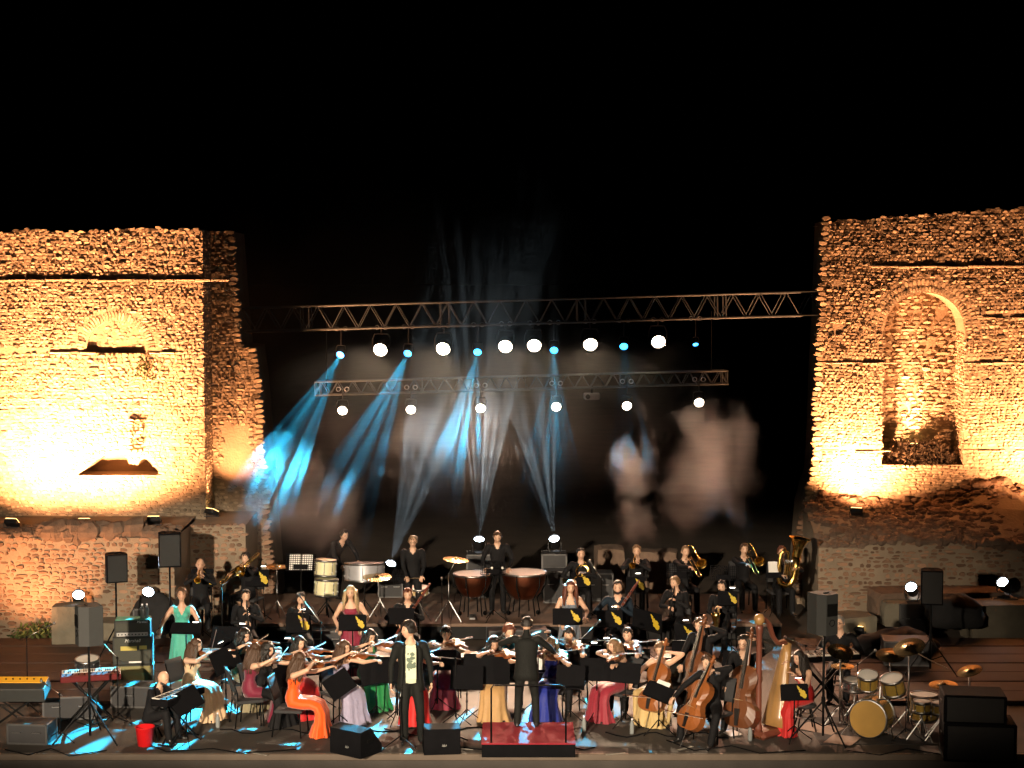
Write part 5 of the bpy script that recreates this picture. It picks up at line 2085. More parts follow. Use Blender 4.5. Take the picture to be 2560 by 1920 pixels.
def bassist(who, at, yaw, seat=.66, lean=10, **kw):
    k = .97
    P, N, tl = geo('sit', False, k, lean, seat)
    e = V((.05, -.62, .01))
    d = V((.08, .26, 1)).normalized()
    n = V((-.25, -1, .2)); n = (n - d * n.dot(d)).normalized()
    o = e + d * .16
    ct = o + d * .42 + n * .17
    b = V((-1, -.05, -.15)).normalized()
    loc = at_head(at, yaw, lean, tl, 0)
    p, M, A = make_person(who + ' perched playing a double bass', loc, yaw, 'sit', False, k, lean, rh=ct + b * .22 + V((0, .05, .05)), lh=o + d * 1.30 + V((.05, .03, 0)),
                          rpole=(-.9, .3, -.3), lpole=(1, .3, -.2), rcurl=36, lcurl=46, seat=seat, feet=((-.24, -.34, .075), (.26, -.30, .075)), **kw)
    string_instrument('double_bass', 'double bass leaning on the ' + who, M @ basis(o, d, n), M_BASSV, .92, .17, .42, pin=.15, group='double basses')
    stool('stool under the ' + who, (loc[0], loc[1], 0), seat - .02)
    return p, M


def wind(who, at, yaw, inst, z=0.0, k=.96, lean=4, seat=.43, fem=False, act='', chair_col=None, **kw):
    """seated wind player; inst builds and places the instrument"""
    P, N, tl = geo('sit', fem, k, lean, seat)
    mouth = N + V((0, -.125, .115)) * k
    loc = at_head(at, yaw, lean, tl, z)
    rh = lh = None
    if inst == 'trumpet':
        d = V((-.10, -1, -.12)); rh = mouth + V((-.05, -.14, -.13)); lh = mouth + V((.05, -.17, -.15))
    elif inst == 'clarinet':
        d = V((0.02, -.62, -.85)); rh = mouth + V((-.04, -.19, -.36)); lh = mouth + V((.05, -.10, -.24))
    elif inst == 'oboe':
        d = V((0.0, -.75, -.66)); rh = mouth + V((-.04, -.20, -.26)); lh = mouth + V((.05, -.10, -.18))
    elif inst == 'bassoon':
        rh = V((-.20, -.22, P.z + .20)); lh = V((.05, -.26, P.z + .40)); d = None
    elif inst == 'sax':
        rh = mouth + V((-.04, -.19, -.46)); lh = mouth + V((.05, -.17, -.28)); d = None
    elif inst == 'trombone':
        d = V((-.06, -1, -.32)).normalized(); rh = mouth + d * .45 + V((-.04, .03, -.03)); lh = mouth + V((.06, -.08, -.08))
    elif inst == 'tuba':
        rh = V((-.06, -.34, P.z + .26)); lh = V((.22, -.30, P.z + .38)); d = None
    elif inst == 'horn':
        rh = V((-.18, -.24, P.z + .20)); lh = V((.05, -.30, P.z + .34)); d = None
    elif inst == 'flute':
        d = V((-1, -.12, -.1)); rh = mouth + V((-.38, -.08, -.06)); lh = mouth + V((-.16, -.09, -.06))
    p, M, A = make_person(who + ' ' + (act or 'seated playing a ' + inst), loc, yaw, 'sit', fem, k, lean, rh=rh, lh=lh, rcurl=40, lcurl=40, seat=seat,
                          rpole=(-.9, .2, -.5), lpole=(.9, .2, -.5), **kw)
    nm = inst + ' held by the ' + who
    up_ = V((0, 0, 1))
    if inst == 'trumpet':
        trumpet(nm, M @ basis(mouth, -d, up_))
    elif inst in ('clarinet', 'oboe'):
        pipe(inst, nm, M @ basis(mouth, -d, V((0, -.8, .6))), .62 if inst == 'clarinet' else .58, .014, M_EBONY, 2.2 if inst == 'clarinet' else 1.7)
    elif inst == 'flute':
        pipe('flute', nm, M @ basis(mouth + V((.06, 0, -.01)), -d, up_), .64, .010, M_SILVER, 1.0)
    elif inst == 'bassoon':
        q = basis(V((-.26, -.06, P.z - .12)) + V((.62, -.34, 1.0)) * 1.05, V((.62, -.34, 1.0)), V((0, -1, .2)))
        pipe('bassoon', nm, M @ q, 1.2, .024, mat('bassoon_maple', (.12, .03, .018), .3, coat=.4), 1.1)
    elif inst == 'sax':
        sax(nm, M @ basis(mouth + V((0, -.05, 0)), V((0, 1, .0)), up_))
    elif inst == 'trombone':
        trombone(nm, M @ basis(mouth, -d, up_), .18)
    elif inst == 'tuba':
        tuba(nm, M @ Matrix.Translation((.02, -.26, P.z + .03)) @ Matrix.Rotation(R(6), 4, 'Y'))
    elif inst == 'horn':
        horn(nm, M @ Matrix.Translation((.02, -.26, P.z + .36)))
    sit_chair(who, loc, yaw, seat, chair_col)
    return p, M


G_ = lambda n, c, r=.6, sh=.25: fabric(n, c, r, sh)
CREAM = G_('cream', (.62, .43, .26)); MAROON = G_('maroon', (.16, .012, .035)); ORANGE = G_('orange', (.80, .10, .008)); REDG = G_('red', (.50, .012, .012))
LAV = G_('lavender', (.30, .28, .40)); GREEN = G_('green', (.01, .20, .05)); BURG = G_('burgundy', (.24, .015, .03)); TAN = G_('tan', (.42, .25, .10))
BLUE = G_('royal_blue', (.008, .02, .22)); GOLD = G_('pale_gold', (.50, .36, .15)); TEAL = G_('teal', (.06, .36, .27)); GREYB = G_('grey_blue', (.13, .155, .19))
WINE = G_('wine', (.22, .016, .04)); OLIVE = G_('olive', (.22, .19, .11))
DGREY = fabric('dark_grey', (.03, .031, .033)); TEE = fabric('pale_tee', (.62, .68, .50)); SUIT = fabric('suit', (.012, .013, .012))

gk = dict(sleeve='none', bottom=None)


def lady(col, gown='strapless', **kw):
    return dict(top=col, sleeve='none', bottom=col, gown=gown, gown_col=col, **kw)


violinist('person in a cream gown with straight brown hair', (-4.90, 25.43), 62, s=.22, hair='long', hcol='brown', bowtilt=.45, **lady(CREAM, skin=2))
violinist('person with dark curly hair behind the cream gown', (-4.26, 26.11), 42, s=.4, hair='curly', hcol='dark', **lady(OLIVE))
violinist('person in a maroon gown', (-3.92, 25.10), 112, s=.34, hair='long', hcol='brown', **lady(MAROON))
violinist('person with dark hair half hidden behind the maroon gown', (-3.75, 25.14), 55, s=.4, hair='curly', hcol='dark', **lady(BLK))
violinist('person in a bright orange gown', (-3.17, 24.47), 82, s=.18, hair='long', hcol='brown', **lady(ORANGE))
violinist('person in a red gown behind the orange gown', (-3.32, 25.63), 30, s=.4, hair='long', hcol='dark', **lady(REDG))
violinist('person in a lavender gown', (-2.60, 25.30), 35, s=.25, hair='long', hcol='brown', hyaw=25, **lady(LAV))
violinist('person in a green gown with long dark hair', (-2.27, 26.15), 25, s=.35, hair='long', hcol='dark', hpitch=-20, **lady(GREEN, 'scoop'))
violinist('person in a scarlet gown behind the singer', (-1.54, 25.33), 12, s=.3, hair='long', hcol='dark', **lady(REDG))
violinist('person in a wine gown with short curls', (-1.06, 26.29), -4, kind='viola', s=.42, hair='mop', hcol='dark', **lady(WINE))
violinist('person in a tan dress with dark curls', (-0.29, 25.53), 0, kind='viola', s=.3, hair='curly', hcol='dark', skin=1, **{**lady(TAN), 'skin': 1} if False else {**lady(TAN)})
violinist('person with reddish lit hair behind the tan dress', (-0.06, 26.23), 10, fem=False, s=.3, hair='mop', hcol='red', top=fabric('teal_shirt', (.02, .12, .14)))
violinist('person in a royal blue gown with blonde hair', (0.60, 25.53), -16, kind='viola', s=.25, hair='long', hcol='blonde', **lady(BLUE))
violinist('person in black behind the royal blue gown', (0.89, 25.98), -22, fem=False, kind='viola', s=.45, hair='mop', hcol='dark', bowtilt=-.25, top=BLK)
violinist('person in a burgundy gown with long auburn hair', (1.59, 25.43), -48, kind='viola', s=.22, hair='long', hcol='light', hyaw=-10, **lady(BURG))
violinist('person in black right behind the burgundy gown', (1.82, 25.98), -30, fem=False, kind='viola', s=.3, hair='short', hcol='dark', top=BLK)
cellist('person in a pale gold gown', (2.26, 25.20), -28, True, hair='updo', hcol='light', hyaw=12, hpitch=-14, **lady(GOLD))
cellist('person in black with the orange-brown cello', (2.87, 24.10), -42, False, dx=-.10, hair='short', hcol='brown', hpitch=-12)
bassist('person in black with glasses', (3.46, 24.64), -22, seat=.60, lean=12, hair='short', hcol='dark', glasses=True, hpitch=-14)
bassist('person in black behind the cellists', (2.93, 25.64), -35, hair='short', hcol='brown', hpitch=-16)

# the singer, the conductor and the other standing people
sx, sy = (-1.48, 24.02)
make_person('person in an open black jacket over a pale printed shirt, standing singer', (sx, sy, 0), 6, 'stand', False, 1.03, lean=-2, hyaw=-72, hpitch=-2, top=SUIT, bottom=SUIT, sleeve=SUIT, skin=0,
            hair='mop', hcol='dark', shirt_front=TEE, jacket='open', rh=(-.30, -.08, .84), lh=(.31, -.12, .83), feet=((-.09, .0, .075), (.15, -.10, .075)))
singer = bpy.data.objects[-1] if False else [o for o in bpy.data.objects if o.get('label', '').startswith('person in an open black jacket')][0]
pr = MB()
rs = random.Random(5)
for i in range(16):
    x, z = rs.uniform(-.05, .05), rs.uniform(1.06, 1.36)
    r = rs.uniform(.016, .038)
    y = -.142 - .012 * math.cos(x * 20)
    pr.prism([(math.cos(a) * r * rs.uniform(.6, 1.2), math.sin(a) * r * rs.uniform(.6, 1.2)) for a in [j * .785 for j in range(8)]], 0, .0015 + .0004 * i, Matrix.Translation((x, y, z)) @ Matrix.Rotation(R(90), 4, 'X'))
pr.build('shirt_print', fabric('print_green', (.14, .19, .14)), singer)
MB().box((0, -.135, 1.20), (.155, .012, .46), bev=.005).build('shirt_panel', TEE, singer)

pod = thing('podium', 'low conductor podium with red carpet top and black sides', 'podium', (0, 0, 0))
(px0, py0), (px1, py1) = (-0.43, 23.27), (0.90, 23.27)
(qx, qy) = (0.23, 24.40)
pcx, pw_, pd_ = (px0 + px1) / 2, px1 - px0, qy - py0
pod.location = (pcx, py0 + pd_ / 2, 0)
MB().box((0, 0, .092), (pw_, pd_, .184), bev=.006).build('base', BLKM, pod)
MB().box((0, 0, .194), (pw_ + .01, pd_ + .01, .018), bev=.005).build('carpet', mat('red_carpet', (.34, .015, .03), .9, 0, .2, 60, bump=.4, bscale=200), pod)
hx = .53
MB().tube([(-hx, -pd_ / 2 + .04, .0), (-hx, -pd_ / 2 + .04, .98), (-hx + .03, -pd_ / 2 + .04, 1.03), (hx - .09, -pd_ / 2 + .04, 1.03), (hx - .02, -pd_ / 2 + .04, 1.0), (hx, -pd_ / 2 + .04, .92), (hx, -pd_ / 2 + .04, 0)], .013, 8).build('safety_rail', BLACK, pod, True)
cx_, cy__ = (0.18, 24.10)
make_person('person in a dark suit seen from behind, conducting on the podium', (cx_ + .03, cy__ + .05, .203), 176, 'stand', False, .93, lean=4, hpitch=-8, top=SUIT, bottom=SUIT, hair='short', hcol='dark',
            rh=(-.40, -.36, 1.02), lh=(.26, -.36, 1.24), rpole=(-.9, .1, -.6), lpole=(.9, .1, -.4), jacket='closed', feet=((-.15, .02, .075), (.13, .05, .075)), rcurl=20, lcurl=20)
music_stand('wide conductor stand holding open white scores', (0.41, 25.75, 0.78), 180, w=.95, h=.34, tilt=-48, paper=2)
cs = [o for o in bpy.data.objects if o.get('label', '').startswith('wide conductor')][0]

wk = dict(pose='stand', fem=True, k=.975)


def stander(who, at, yaw, col, gown, hair, hcol, **kw):
    P, N, tl = geo('stand', True, .975, 2, 0)
    loc = at_head(at, yaw, 2, tl, 0)
    return make_person(who, loc, yaw, lean=2, hair=hair, hcol=hcol, **wk, **lady(col, gown), **kw)


stander('person standing in a teal V-neck gown at a lamp-lit stand', (-5.51, 27.52), 8, TEAL, 'vneck', 'mop', 'brown', hpitch=14, rh=(-.34, -.22, .98), lh=(.20, -.26, 1.02), skin=1)
stander('person standing in a strapless deep red gown with long blonde hair', (-2.72, 27.81), 0, WINE, 'strapless', 'long', 'blonde', rh=(-.20, -.16, .92), lh=(.20, -.16, .92))
stander('person standing in a grey-blue sleeveless gown', (1.00, 28.29), 4, GREYB, 'scoop', 'long', 'red', rh=(-.18, -.2, .92), lh=(.24, -.2, 1.0))

# winds on the floor in front of the platform
wind('person in black beside the teal singer', (-4.70, 29.14), 14, 'clarinet', hair='short', hcol='dark')
wind('person in black left of the blonde singer', (-3.70, 28.92), 12, 'oboe', hair='short', hcol='dark', hpitch=-14)
wind('person in black right of the blonde singer', (-1.85, 29.27), 4, 'bassoon', hair='short', hcol='red')
wind('large bearded person in dark blue', (1.90, 29.64), -6, 'bassoon', k=1.04, hair='short', hcol='dark', beard=True, top=fabric('navy', (.012, .020, .030)))
q, qm = wind('person in black with a round arm badge', (3.02, 30.45), -22, 'clarinet', hair='short', hcol='light', hyaw=-25)
bd = MB().lathe([(.001, .0), (.034, 0), (.034, .004), (.016, .005), (.001, .005)], 16, Matrix.Translation((.262, -.02, .80)) @ Matrix.Rotation(R(75), 4, 'Y'))
bd.build('arm_badge', mat('badge_cloth', (.55, .5, .35), .8), q)
wind('person in black with the saxophone', (3.82, 30.04), -20, 'sax', hair='short', hcol='dark')

# brass on the platform
wind('bald person in black at the far left of the back row', (-5.78, 30.63), 10, 'trumpet', z=PZ, hair='none', hcol='dark', skin=1)
wind('person in black with the brightly lit trombone', (-5.05, 31.36), -20, 'trombone', z=PZ, hair='short', hcol='dark')
wind('person in black right of the timpani', (1.33, 31.85), 0, 'horn', z=PZ, hair='short', hcol='dark')
wind('person in black with blue-lit hair', (2.43, 32.18), -8, 'trumpet', z=PZ, hair='short', hcol='light')
wind('person in black with cropped hair in the brass row', (3.37, 32.13), 12, 'trombone', z=PZ, hair='crop', hcol='light')
wind('person in black beside the tuba player', (4.55, 32.41), 8, 'trombone', z=PZ, hair='short', hcol='brown')
wind('person in black behind the large tuba', (5.23, 32.07), 6, 'tuba', z=PZ, hair='short', hcol='red')

# percussion
def percussionist(who, at, yaw, top, lean, hp, rh, lh, **kw):
    k = .95
    P, N, tl = geo('stand', False, k, lean, 0)
    loc = at_head(at, yaw, lean, tl, PZ)
    return make_person(who, loc, yaw, 'stand', False, k, lean, hpitch=hp, rh=rh, lh=lh, rpole=(-.8, .6, -.3), lpole=(.8, .6, -.3), rcurl=45, lcurl=45, **kw)


p3, m3, a3 = percussionist('person in black looking down behind the copper timpani', (-0.28, 31.81), 0, 1.93, 8, -22, (-.22, -.36, .96), (.22, -.36, .96), hair='short', hcol='brown')
for s, w in ((-1, 'one'), (1, 'other')):
    a = m3 @ V((s * .20, -.46, .96)); b = m3 @ V((s * .10, -.72, 1.02))
    t = thing('mallet', 'white-headed timpani mallet in the timpanist\'s %s hand' % ('right' if s < 0 else 'left'), 'mallet', a, 0, 'timpani mallets')
    MB().bar((0, 0, 0), b - a, .006, 6).build('stick', M_STICK, t)
    MB().ball(b - a, .026, 9, 7).build('felt_head', mat('felt', (.8, .78, .72), .9), t, True)
percussionist('person in black with drumsticks behind the snare drum', (-1.87, 31.18), 4, 1.8, 6, -12, (-.12, -.34, .90), (.16, -.36, .90), hair='short', hcol='light', glasses=True)
a = (-1.87, 31.18)
for s in (-1, 1):
    t = thing('drumstick', 'drumstick in the %s hand of the percussionist behind the snare drum' % ('right' if s < 0 else 'left'), 'drumstick', (a[0] + s * .13, a[1] - .36, PZ + .90), 0, 'drumsticks')
    MB().tube([(0, .04, -.01), (s * -.06, -.16, .03), (s * -.11, -.30, .05)], [.008, .007, .004], 6).build('stick', mat('hickory', (.5, .36, .2), .5), t)
percussionist('person in black bending low over the percussion', (-3.33, 32.90), 38, 1.5, 42, -18, (-.18, -.62, .82), (.22, -.60, .86), hair='short', hcol='dark')

# keyboard player and drummer
kp = at_head((-5.13, 24.12), 68, 18, .48, 0)
make_person('bald bearded person in black playing the front keyboard', kp, 68, 'sit', False, .90, lean=18, seat=.27, hair='none', hcol='dark', beard=True, hpitch=-24, rh=(-.20, -.45, .70), lh=(.20, -.45, .70), skin=0, lcurl=25, rcurl=25)
stool('low stool under the bald keyboard player', kp, .26)
dp = at_head((5.31, 26.66), -10, 4, .5, 0)
make_person('person in black with cropped hair seated at the drum kit', dp, -14, 'sit', False, .99, lean=4, seat=.45, hair='crop', hcol='grey', hpitch=-4, hyaw=-18, glasses=True, rh=(-.26, -.38, .84), lh=(.28, -.36, .82))
stool('round stool under the drummer', dp, .44)

# harp and harpist
hb = (3.86, 24.17)
harp('concert harp with dark red column and pale soundbox', Matrix.Translation((hb[0] - .04, hb[1] + .25, 0)) @ Matrix.Rotation(R(42), 4, 'Z'))
hp_ = at_head((4.30, 24.63), -58, 10, .46, 0)
make_person('person in a scarlet gown with dark hair playing the harp', hp_, -58, 'sit', True, .94, lean=10, seat=.43, hair='long', hcol='dark', hpitch=-10, rh=(-.10, -.34, 1.02), lh=(.16, -.34, .90), **lady(REDG))
stool('black stool under the harpist', hp_, .42)

# ---------------------------------------------------------------- music stands
ms_ = music_stand
ms_('back-row stand with yellow emblem before the bald brass player', (-5.77, 30.75, 1.22), 4, .42, .34, emblem=True, base_z=0)
ms_('back-row stand with yellow emblem before the bright trombone', (-4.84, 31.35, 1.11), 0, .44, .32, emblem=True, base_z=PZ, lamp=True)
ms_('perforated stand with loose pages beside the cream drum', (-4.00, 31.30, 1.41), -4, .56, .30, 20, 'perforated', base_z=PZ, paper=2)
ms_('perforated stand before the snare player', (-2.02, 31.25, 1.15), 3, .48, .26, 20, 'perforated', base_z=PZ)
ms_('perforated stand between the two timpani', (-0.36, 31.25, 1.32), 0, .46, .26, 18, 'perforated', base_z=PZ)
ms_('back-row stand with yellow emblem before the horn player', (1.32, 31.70, 1.01), 0, .36, .30, emblem=True, base_z=PZ)
ms_('back-row stand with yellow emblem before the blue-lit trumpeter', (2.37, 31.70, 0.92), 4, .36, .30, emblem=True, base_z=PZ, lamp=True)
ms_('perforated stand with a yellowish half before the cropped brass player', (3.24, 31.90, 1.15), 0, .50, .28, 16, 'perforated', base_z=PZ)
ms_('perforated stand before the trombonist beside the tuba', (4.07, 31.80, 1.12), -6, .50, .27, 16, 'perforated', base_z=PZ)
ms_('stand holding one white page before the tuba', (5.05, 31.80, 1.08), 4, .34, .10, 16, base_z=PZ, paper=1)

ms_('lamp-lit black stand before the teal singer', (-5.34, 27.00, 1.08), -4, .50, .20, 52, lamp=True)
ms_('broad black stand between the teal singer and the clarinet', (-4.72, 27.60, 0.79), -8, .66, .36, 30, lamp=True)
ms_('stand with yellow emblem before the oboe player', (-3.72, 28.60, 0.82), 6, .40, .34, emblem=True, lamp=True)
ms_('stand with yellow emblem before the deep red gown', (-2.63, 27.20, 1.12), 0, .46, .26, emblem=True)
ms_('black stand before the bassoon right of the blonde singer', (-1.94, 28.80, 0.90), 0, .46, .28)
ms_('stand with yellow emblem before the grey-blue gown', (0.93, 27.60, 1.14), 0, .50, .27, emblem=True)
ms_('stand with yellow emblem before the large bearded player', (1.74, 29.30, 0.75), 4, .46, .30, emblem=True, lamp=True)
ms_('slanting stand with yellow emblem before the badge-wearing clarinettist', (2.38, 29.00, 0.78), 26, .62, .34, emblem=True, roll=18)
ms_('small stand with yellow emblem behind the cellist in gold', (2.97, 28.40, 0.69), 10, .34, .30, emblem=True, lamp=True)
ms_('stand with yellow emblem before the saxophone', (3.88, 29.70, 1.04), -10, .36, .26, emblem=True, lamp=True)
ms_('black stand behind the maroon gown', (-3.76, 26.60, 0.77), 0, .52, .30, lamp=True)
ms_('angled black stand in front of the lavender gown', (-2.60, 24.75, 0.69), 42, .46, .34, 30, roll=-22, paper=1)
ms_('black stand in front of the green gown', (-2.09, 25.30, 0.74), 12, .50, .34, 24, roll=-8, paper=1)
ms_('draped black stand before the cream gown', (-4.42, 25.40, 0.92), 55, .56, .36, 24, roll=-10, lamp=True)
ms_('black stand before the maroon gown', (-3.51, 25.25, 0.68), 70, .46, .34, 24)
ms_('large black stand before the tan dress', (-0.39, 25.35, 0.78), -4, .72, .46, 20, paper=1)
ms_('black stand before the wine gown', (-1.17, 25.80, 0.82), 4, .60, .30, 24)
ms_('black stand between the blue and burgundy gowns', (1.30, 25.20, 0.81), -8, .52, .34, 24, lamp=True)
ms_('black stand behind the burgundy gown', (1.72, 24.90, 0.83), -20, .46, .30, 24)
ms_('thin stand in front of the pale gold gown', (2.19, 24.50, 0.64), -30, .44, .24, 44, roll=14, paper=1)
ms_('stand with yellow emblem before the harpist', (4.15, 24.15, 0.72), 6, .42, .24, 14, emblem=True, lamp=True)
ms_('black stand holding pale pages before the bald keyboard player', (-4.75, 23.95, 0.65), 50, .50, .32, 34, roll=-14, paper=2, pc=mat('green_paper', (.42, .60, .48), .7))
ms_('bassist\'s black stand beside the harp column', (3.49, 25.60, 0.86), -20, .44, .28, 24, lamp=True)

ms_('lamp-lit stand with white pages left of the burgundy gown', (1.23, 26.90, 0.66), -6, .46, .30, 34, paper=2, lamp=True)
ms_('second lamp-lit stand with white pages behind the burgundy gown', (1.52, 27.50, 0.60), 8, .46, .30, 34, paper=2, lamp=True)
ms_('stand with white pages behind the seated cellists', (2.85, 27.00, 0.72), -10, .46, .30, 40, paper=2, lamp=True)
ms_('low black stand between the wine gown and the podium', (-0.69, 25.10, 0.71), 6, .50, .36, 22, roll=4)
ms_('black stand behind the podium beside the blue gown', (0.89, 25.00, 0.74), -10, .44, .36, 22)
ms_('black stand before the scarlet gown behind the singer', (-1.75, 25.10, 0.81), 10, .44, .34, 22)
ms_('black stand in front of the red gown behind the orange gown', (-3.03, 25.90, 0.74), 24, .46, .34, 22)
ms_('black stand before the dark curly hair behind the cream gown', (-4.08, 26.00, 0.72), 40, .46, .34, 22)
for (u_, lab_, x_, y_, w_, h_) in ((0, 'black instrument case on the floor behind the podium', .75, 27.6, .9, .38), (1, 'black instrument case on the floor behind the wine gown', -1.05, 27.9, 1.0, .42), (2, 'black instrument case on the floor behind the green gown', -2.3, 28.0, .9, .4), (3, 'black instrument case on the floor behind the cellists', 2.9, 27.9, .9, .4), (4, 'black case by the platform edge near the oboe', -3.4, 30.3, .7, .35), (5, 'black case by the platform edge below the timpani', .1, 30.4, 1.1, .34)):
    case(lab_, x_, y_, 0, w_, .4, h_, R(8 * (u_ % 3) - 8))

# ---------------------------------------------------------------- percussion on the platform
def timpano(label, u, v, r, Y):
    pass


def kettle(label, loc, r, hh):
    t = thing('timpano', label, 'timpani', loc, 0, 'copper timpani')
    prof = [(.05, hh - r * 1.25), (r * .45, hh - r * 1.2), (r * .75, hh - r * .92), (r * .93, hh - r * .5), (r, hh - .06), (r * 1.0, hh)]
    MB().lathe(prof, 32, None, cap=False).build('bowl', COPPER, t, True)
    MB().lathe([(r * 1.0, hh - .03), (r * 1.06, hh - .03), (r * 1.06, hh + .01), (r * .98, hh + .01)], 32, None, cap=False).build('hoop', CHROME, t, True)
    MB().lathe([(.001, hh + .006), (r * .5, hh + .006), (r, hh + .004)], 32, None, cap=False).build('drum_skin', DRUMSKIN, t)
    for i in range(6):
        a = 6.2832 * i / 6 + .2
        MB().tube([(math.cos(a) * r * 1.06, math.sin(a) * r * 1.06, hh - .01), (math.cos(a) * r * 1.04, math.sin(a) * r * 1.04, hh - r * .55), (math.cos(a) * r * .62, math.sin(a) * r * .62, hh - r * 1.2), (math.cos(a) * r * .75, math.sin(a) * r * .75, .05)], .012, 6).build('strut', BLACK, t, True)
    for i in range(3):
        a = 6.2832 * i / 3 + .6
        MB().ball((math.cos(a) * r * .78, math.sin(a) * r * .78, .045), .045, 8, 6).build('caster', BLACK, t, True)
    MB().box((0, -r * .85, .06), (.12, .3, .05), bev=.01).build('pedal', CHROME, t)
    return t


kx = (-0.75, 31.55, 1.09)
kettle('smaller copper kettledrum left of the timpanist\'s stand', (kx[0], 31.62, PZ), .36, .84)
kx = (0.23, 31.55, 1.11)
kettle('larger copper kettledrum right of the timpanist\'s stand', (kx[0], 31.66, PZ), .42, .86)
c = (-1.06, 31.20, 1.47)
cymbal_stand('shining cymbal left of the copper kettledrums', (c[0] - .14, 31.25, PZ), c[2] - PZ, .25, (.14, 0), (.10, -.06, 1))
c = (-2.55, 31.20, 1.14)
cymbal_stand('blue-lit cymbal behind the blonde singer', (c[0] + .05, 31.25, PZ), c[2] - PZ, .28, (-.05, 0), (0.02, -.12, 1))
c = (-4.45, 31.20, 1.34)
cymbal_stand('small cymbal beside the bright trombone', (c[0], 31.25, PZ), c[2] - PZ, .20)
SIL = mat('silver_drum', (.42, .43, .46), .4, .3, .08, 8)
CRM = mat('cream_drum', (.72, .68, .42), .45, 0, .06, 6)
c = (-2.84, 31.60, 1.15)
t = thing('tenor_drum', 'silver drum on a stand beside the bending percussionist', 'drum', (c[0], 31.75, PZ), 0, 'percussion drums')
drum(t, (0, 0, c[2] - PZ), (0, .10, 1), .37, .34, SIL, skin=mat('grey_skin', (.22, .22, .23), .6)); tripod_legs(t, (0, 0, 0), c[2] - PZ - .16, m=BLACK)
c = (-3.55, 31.30, 1.29)
t = thing('upright_drum', 'upper cream drum on its side by the loose pages', 'drum', (c[0], 31.42, PZ), 0, 'percussion drums')
drum(t, (0, 0, c[2] - PZ), (.05, .05, 1), .20, .30, CRM, skin=CRM); tripod_legs(t, (0, .1, 0), c[2] - PZ - .14, m=BLACK)
c = (-3.51, 31.10, 0.96)
t = thing('upright_drum', 'lower cream drum on a stand behind the oboe player', 'drum', (c[0], 31.17, PZ), 0, 'percussion drums')
drum(t, (0, 0, c[2] - PZ), (.05, .05, 1), .215, .32, CRM, skin=CRM); tripod_legs(t, (0, .1, 0), c[2] - PZ - .14, m=BLACK)
c = (-1.77, 31.30, 0.85)
t = thing('snare_drum', 'tan snare drum before the standing percussionist', 'drum', (c[0], 31.36, PZ), 0, 'percussion drums')
drum(t, (0, 0, c[2] - PZ), (0, -.15, 1), .18, .15, mat('tan_drum', (.45, .32, .16), .5)); tripod_legs(t, (0, 0, 0), c[2] - PZ - .07)
for i, (u, v, lab) in enumerate(((1198, 1225, 'keyboard case'), (1455, 1218, 'instrument trunk'))):
    c = (0.92, 33.20, 0.94) if i == 0 else (1.74, 33.40, 0.86)
    case('black %s behind the brass row' % lab, c[0], c[1], PZ, .58, .45, c[2] - PZ)

# ---------------------------------------------------------------- drum kit
GOLDS = mat('gold_sparkle', (.42, .28, .06), .3, .35, .5, 120, coat=.6)
dk = (5.35, 24.32)
t = thing('drum_kit', 'gold sparkle drum kit with bass drum and toms', 'drum kit', (dk[0], dk[1] + .1, 0), R(-28))
drum(t, (0, 0, .29), (0, -1, 0.03), .28, .42, GOLDS, 'bass_drum', 8, mat('amber_skin', (.42, .25, .06), .35, 0, .25, 4), DRUMSKIN)
for s in (-1, 1):
    MB().bar((s * .27, .02, .2), (s * .40, -.22, .01), .009, 6).build('spur', CHROME, t)
drum(t, (-.10, .12, .78), (.10, -.35, 1), .15, .22, GOLDS, 'rack_tom', 6)
drum(t, (.28, .12, .76), (-.10, -.35, 1), .165, .24, GOLDS, 'rack_tom', 6)
drum(t, (.72, .10, .50), (0, -.05, 1), .13, .16, GOLDS, 'small_tom', 6)
drum(t, (.98, .14, .50), (0, -.05, 1), .13, .16, GOLDS, 'small_tom', 6)
drum(t, (1.24, .16, .46), (0, -.05, 1), .15, .17, GOLDS, 'small_tom', 6)
drum(t, (.62, .62, .36), (0, 0, 1), .20, .38, GOLDS, 'floor_tom', 8)
drum(t, (-.42, .52, .60), (.05, -.05, 1), .18, .15, mat('chrome_shell', (.6, .6, .6), .25, 1), 'snare', 8)
for x, y, h in ((.72, .10, .42), (.98, .14, .42), (1.24, .16, .38), (-.42, .52, .52), (.09, .2, .66)):
    if x != .09:
        tripod_legs(t, (x, y, 0), h, .22)
MB().bar((.09, .08, .50), (.09, .12, .72), .016, 7).build('tom_post', CHROME, t)
for x, y, h, r, tl_ in ((-.55, .20, 1.16, .20, (.3, -.35, 1)), (.40, .55, 1.26, .24, (-.15, -.45, 1)), (.95, .42, .78, .21, (0, -.12, 1)), (-.62, .55, .86, .18, (0, -.05, 1)), (.05, .80, 1.05, .22, (.1, -.3, 1)), (1.30, .55, 1.0, .19, (-.2, -.3, 1))):
    tripod_legs(t, (x, y, 0), h - .02, .26)
    cymbal(t, (x, y, h), r, tl_)
MB().tube([(.40, .55, 1.24), (.7, .5, 1.12), (1.0, .46, 1.02)], .008, 6).build('boom', CHROME, t)
tag(MB().box((dk[0] + .25, dk[1] + .35, .006), (2.2, 1.5, .008)).build('drum_rug', mat('rug_dark', (.03, .026, .024), .95, 0, .4, 8)), 'dark rug under the gold drum kit', 'rug')

# electronic keyboard beside the drummer
ep = (4.74, 25.14)
keyboard('slim electric piano between the harpist and the drummer', (ep[0] + .12, ep[1] + .55, 0), 14, 1.15, .28, .09, .86, M_GREYP, BLKM, tilt=8, nkeys=30)
mic_stand('microphone stand with a teal tip beside the drummer', (ep[0] - .12, ep[1] + .75, 0), 1.02, (-.22, -.04, .10))

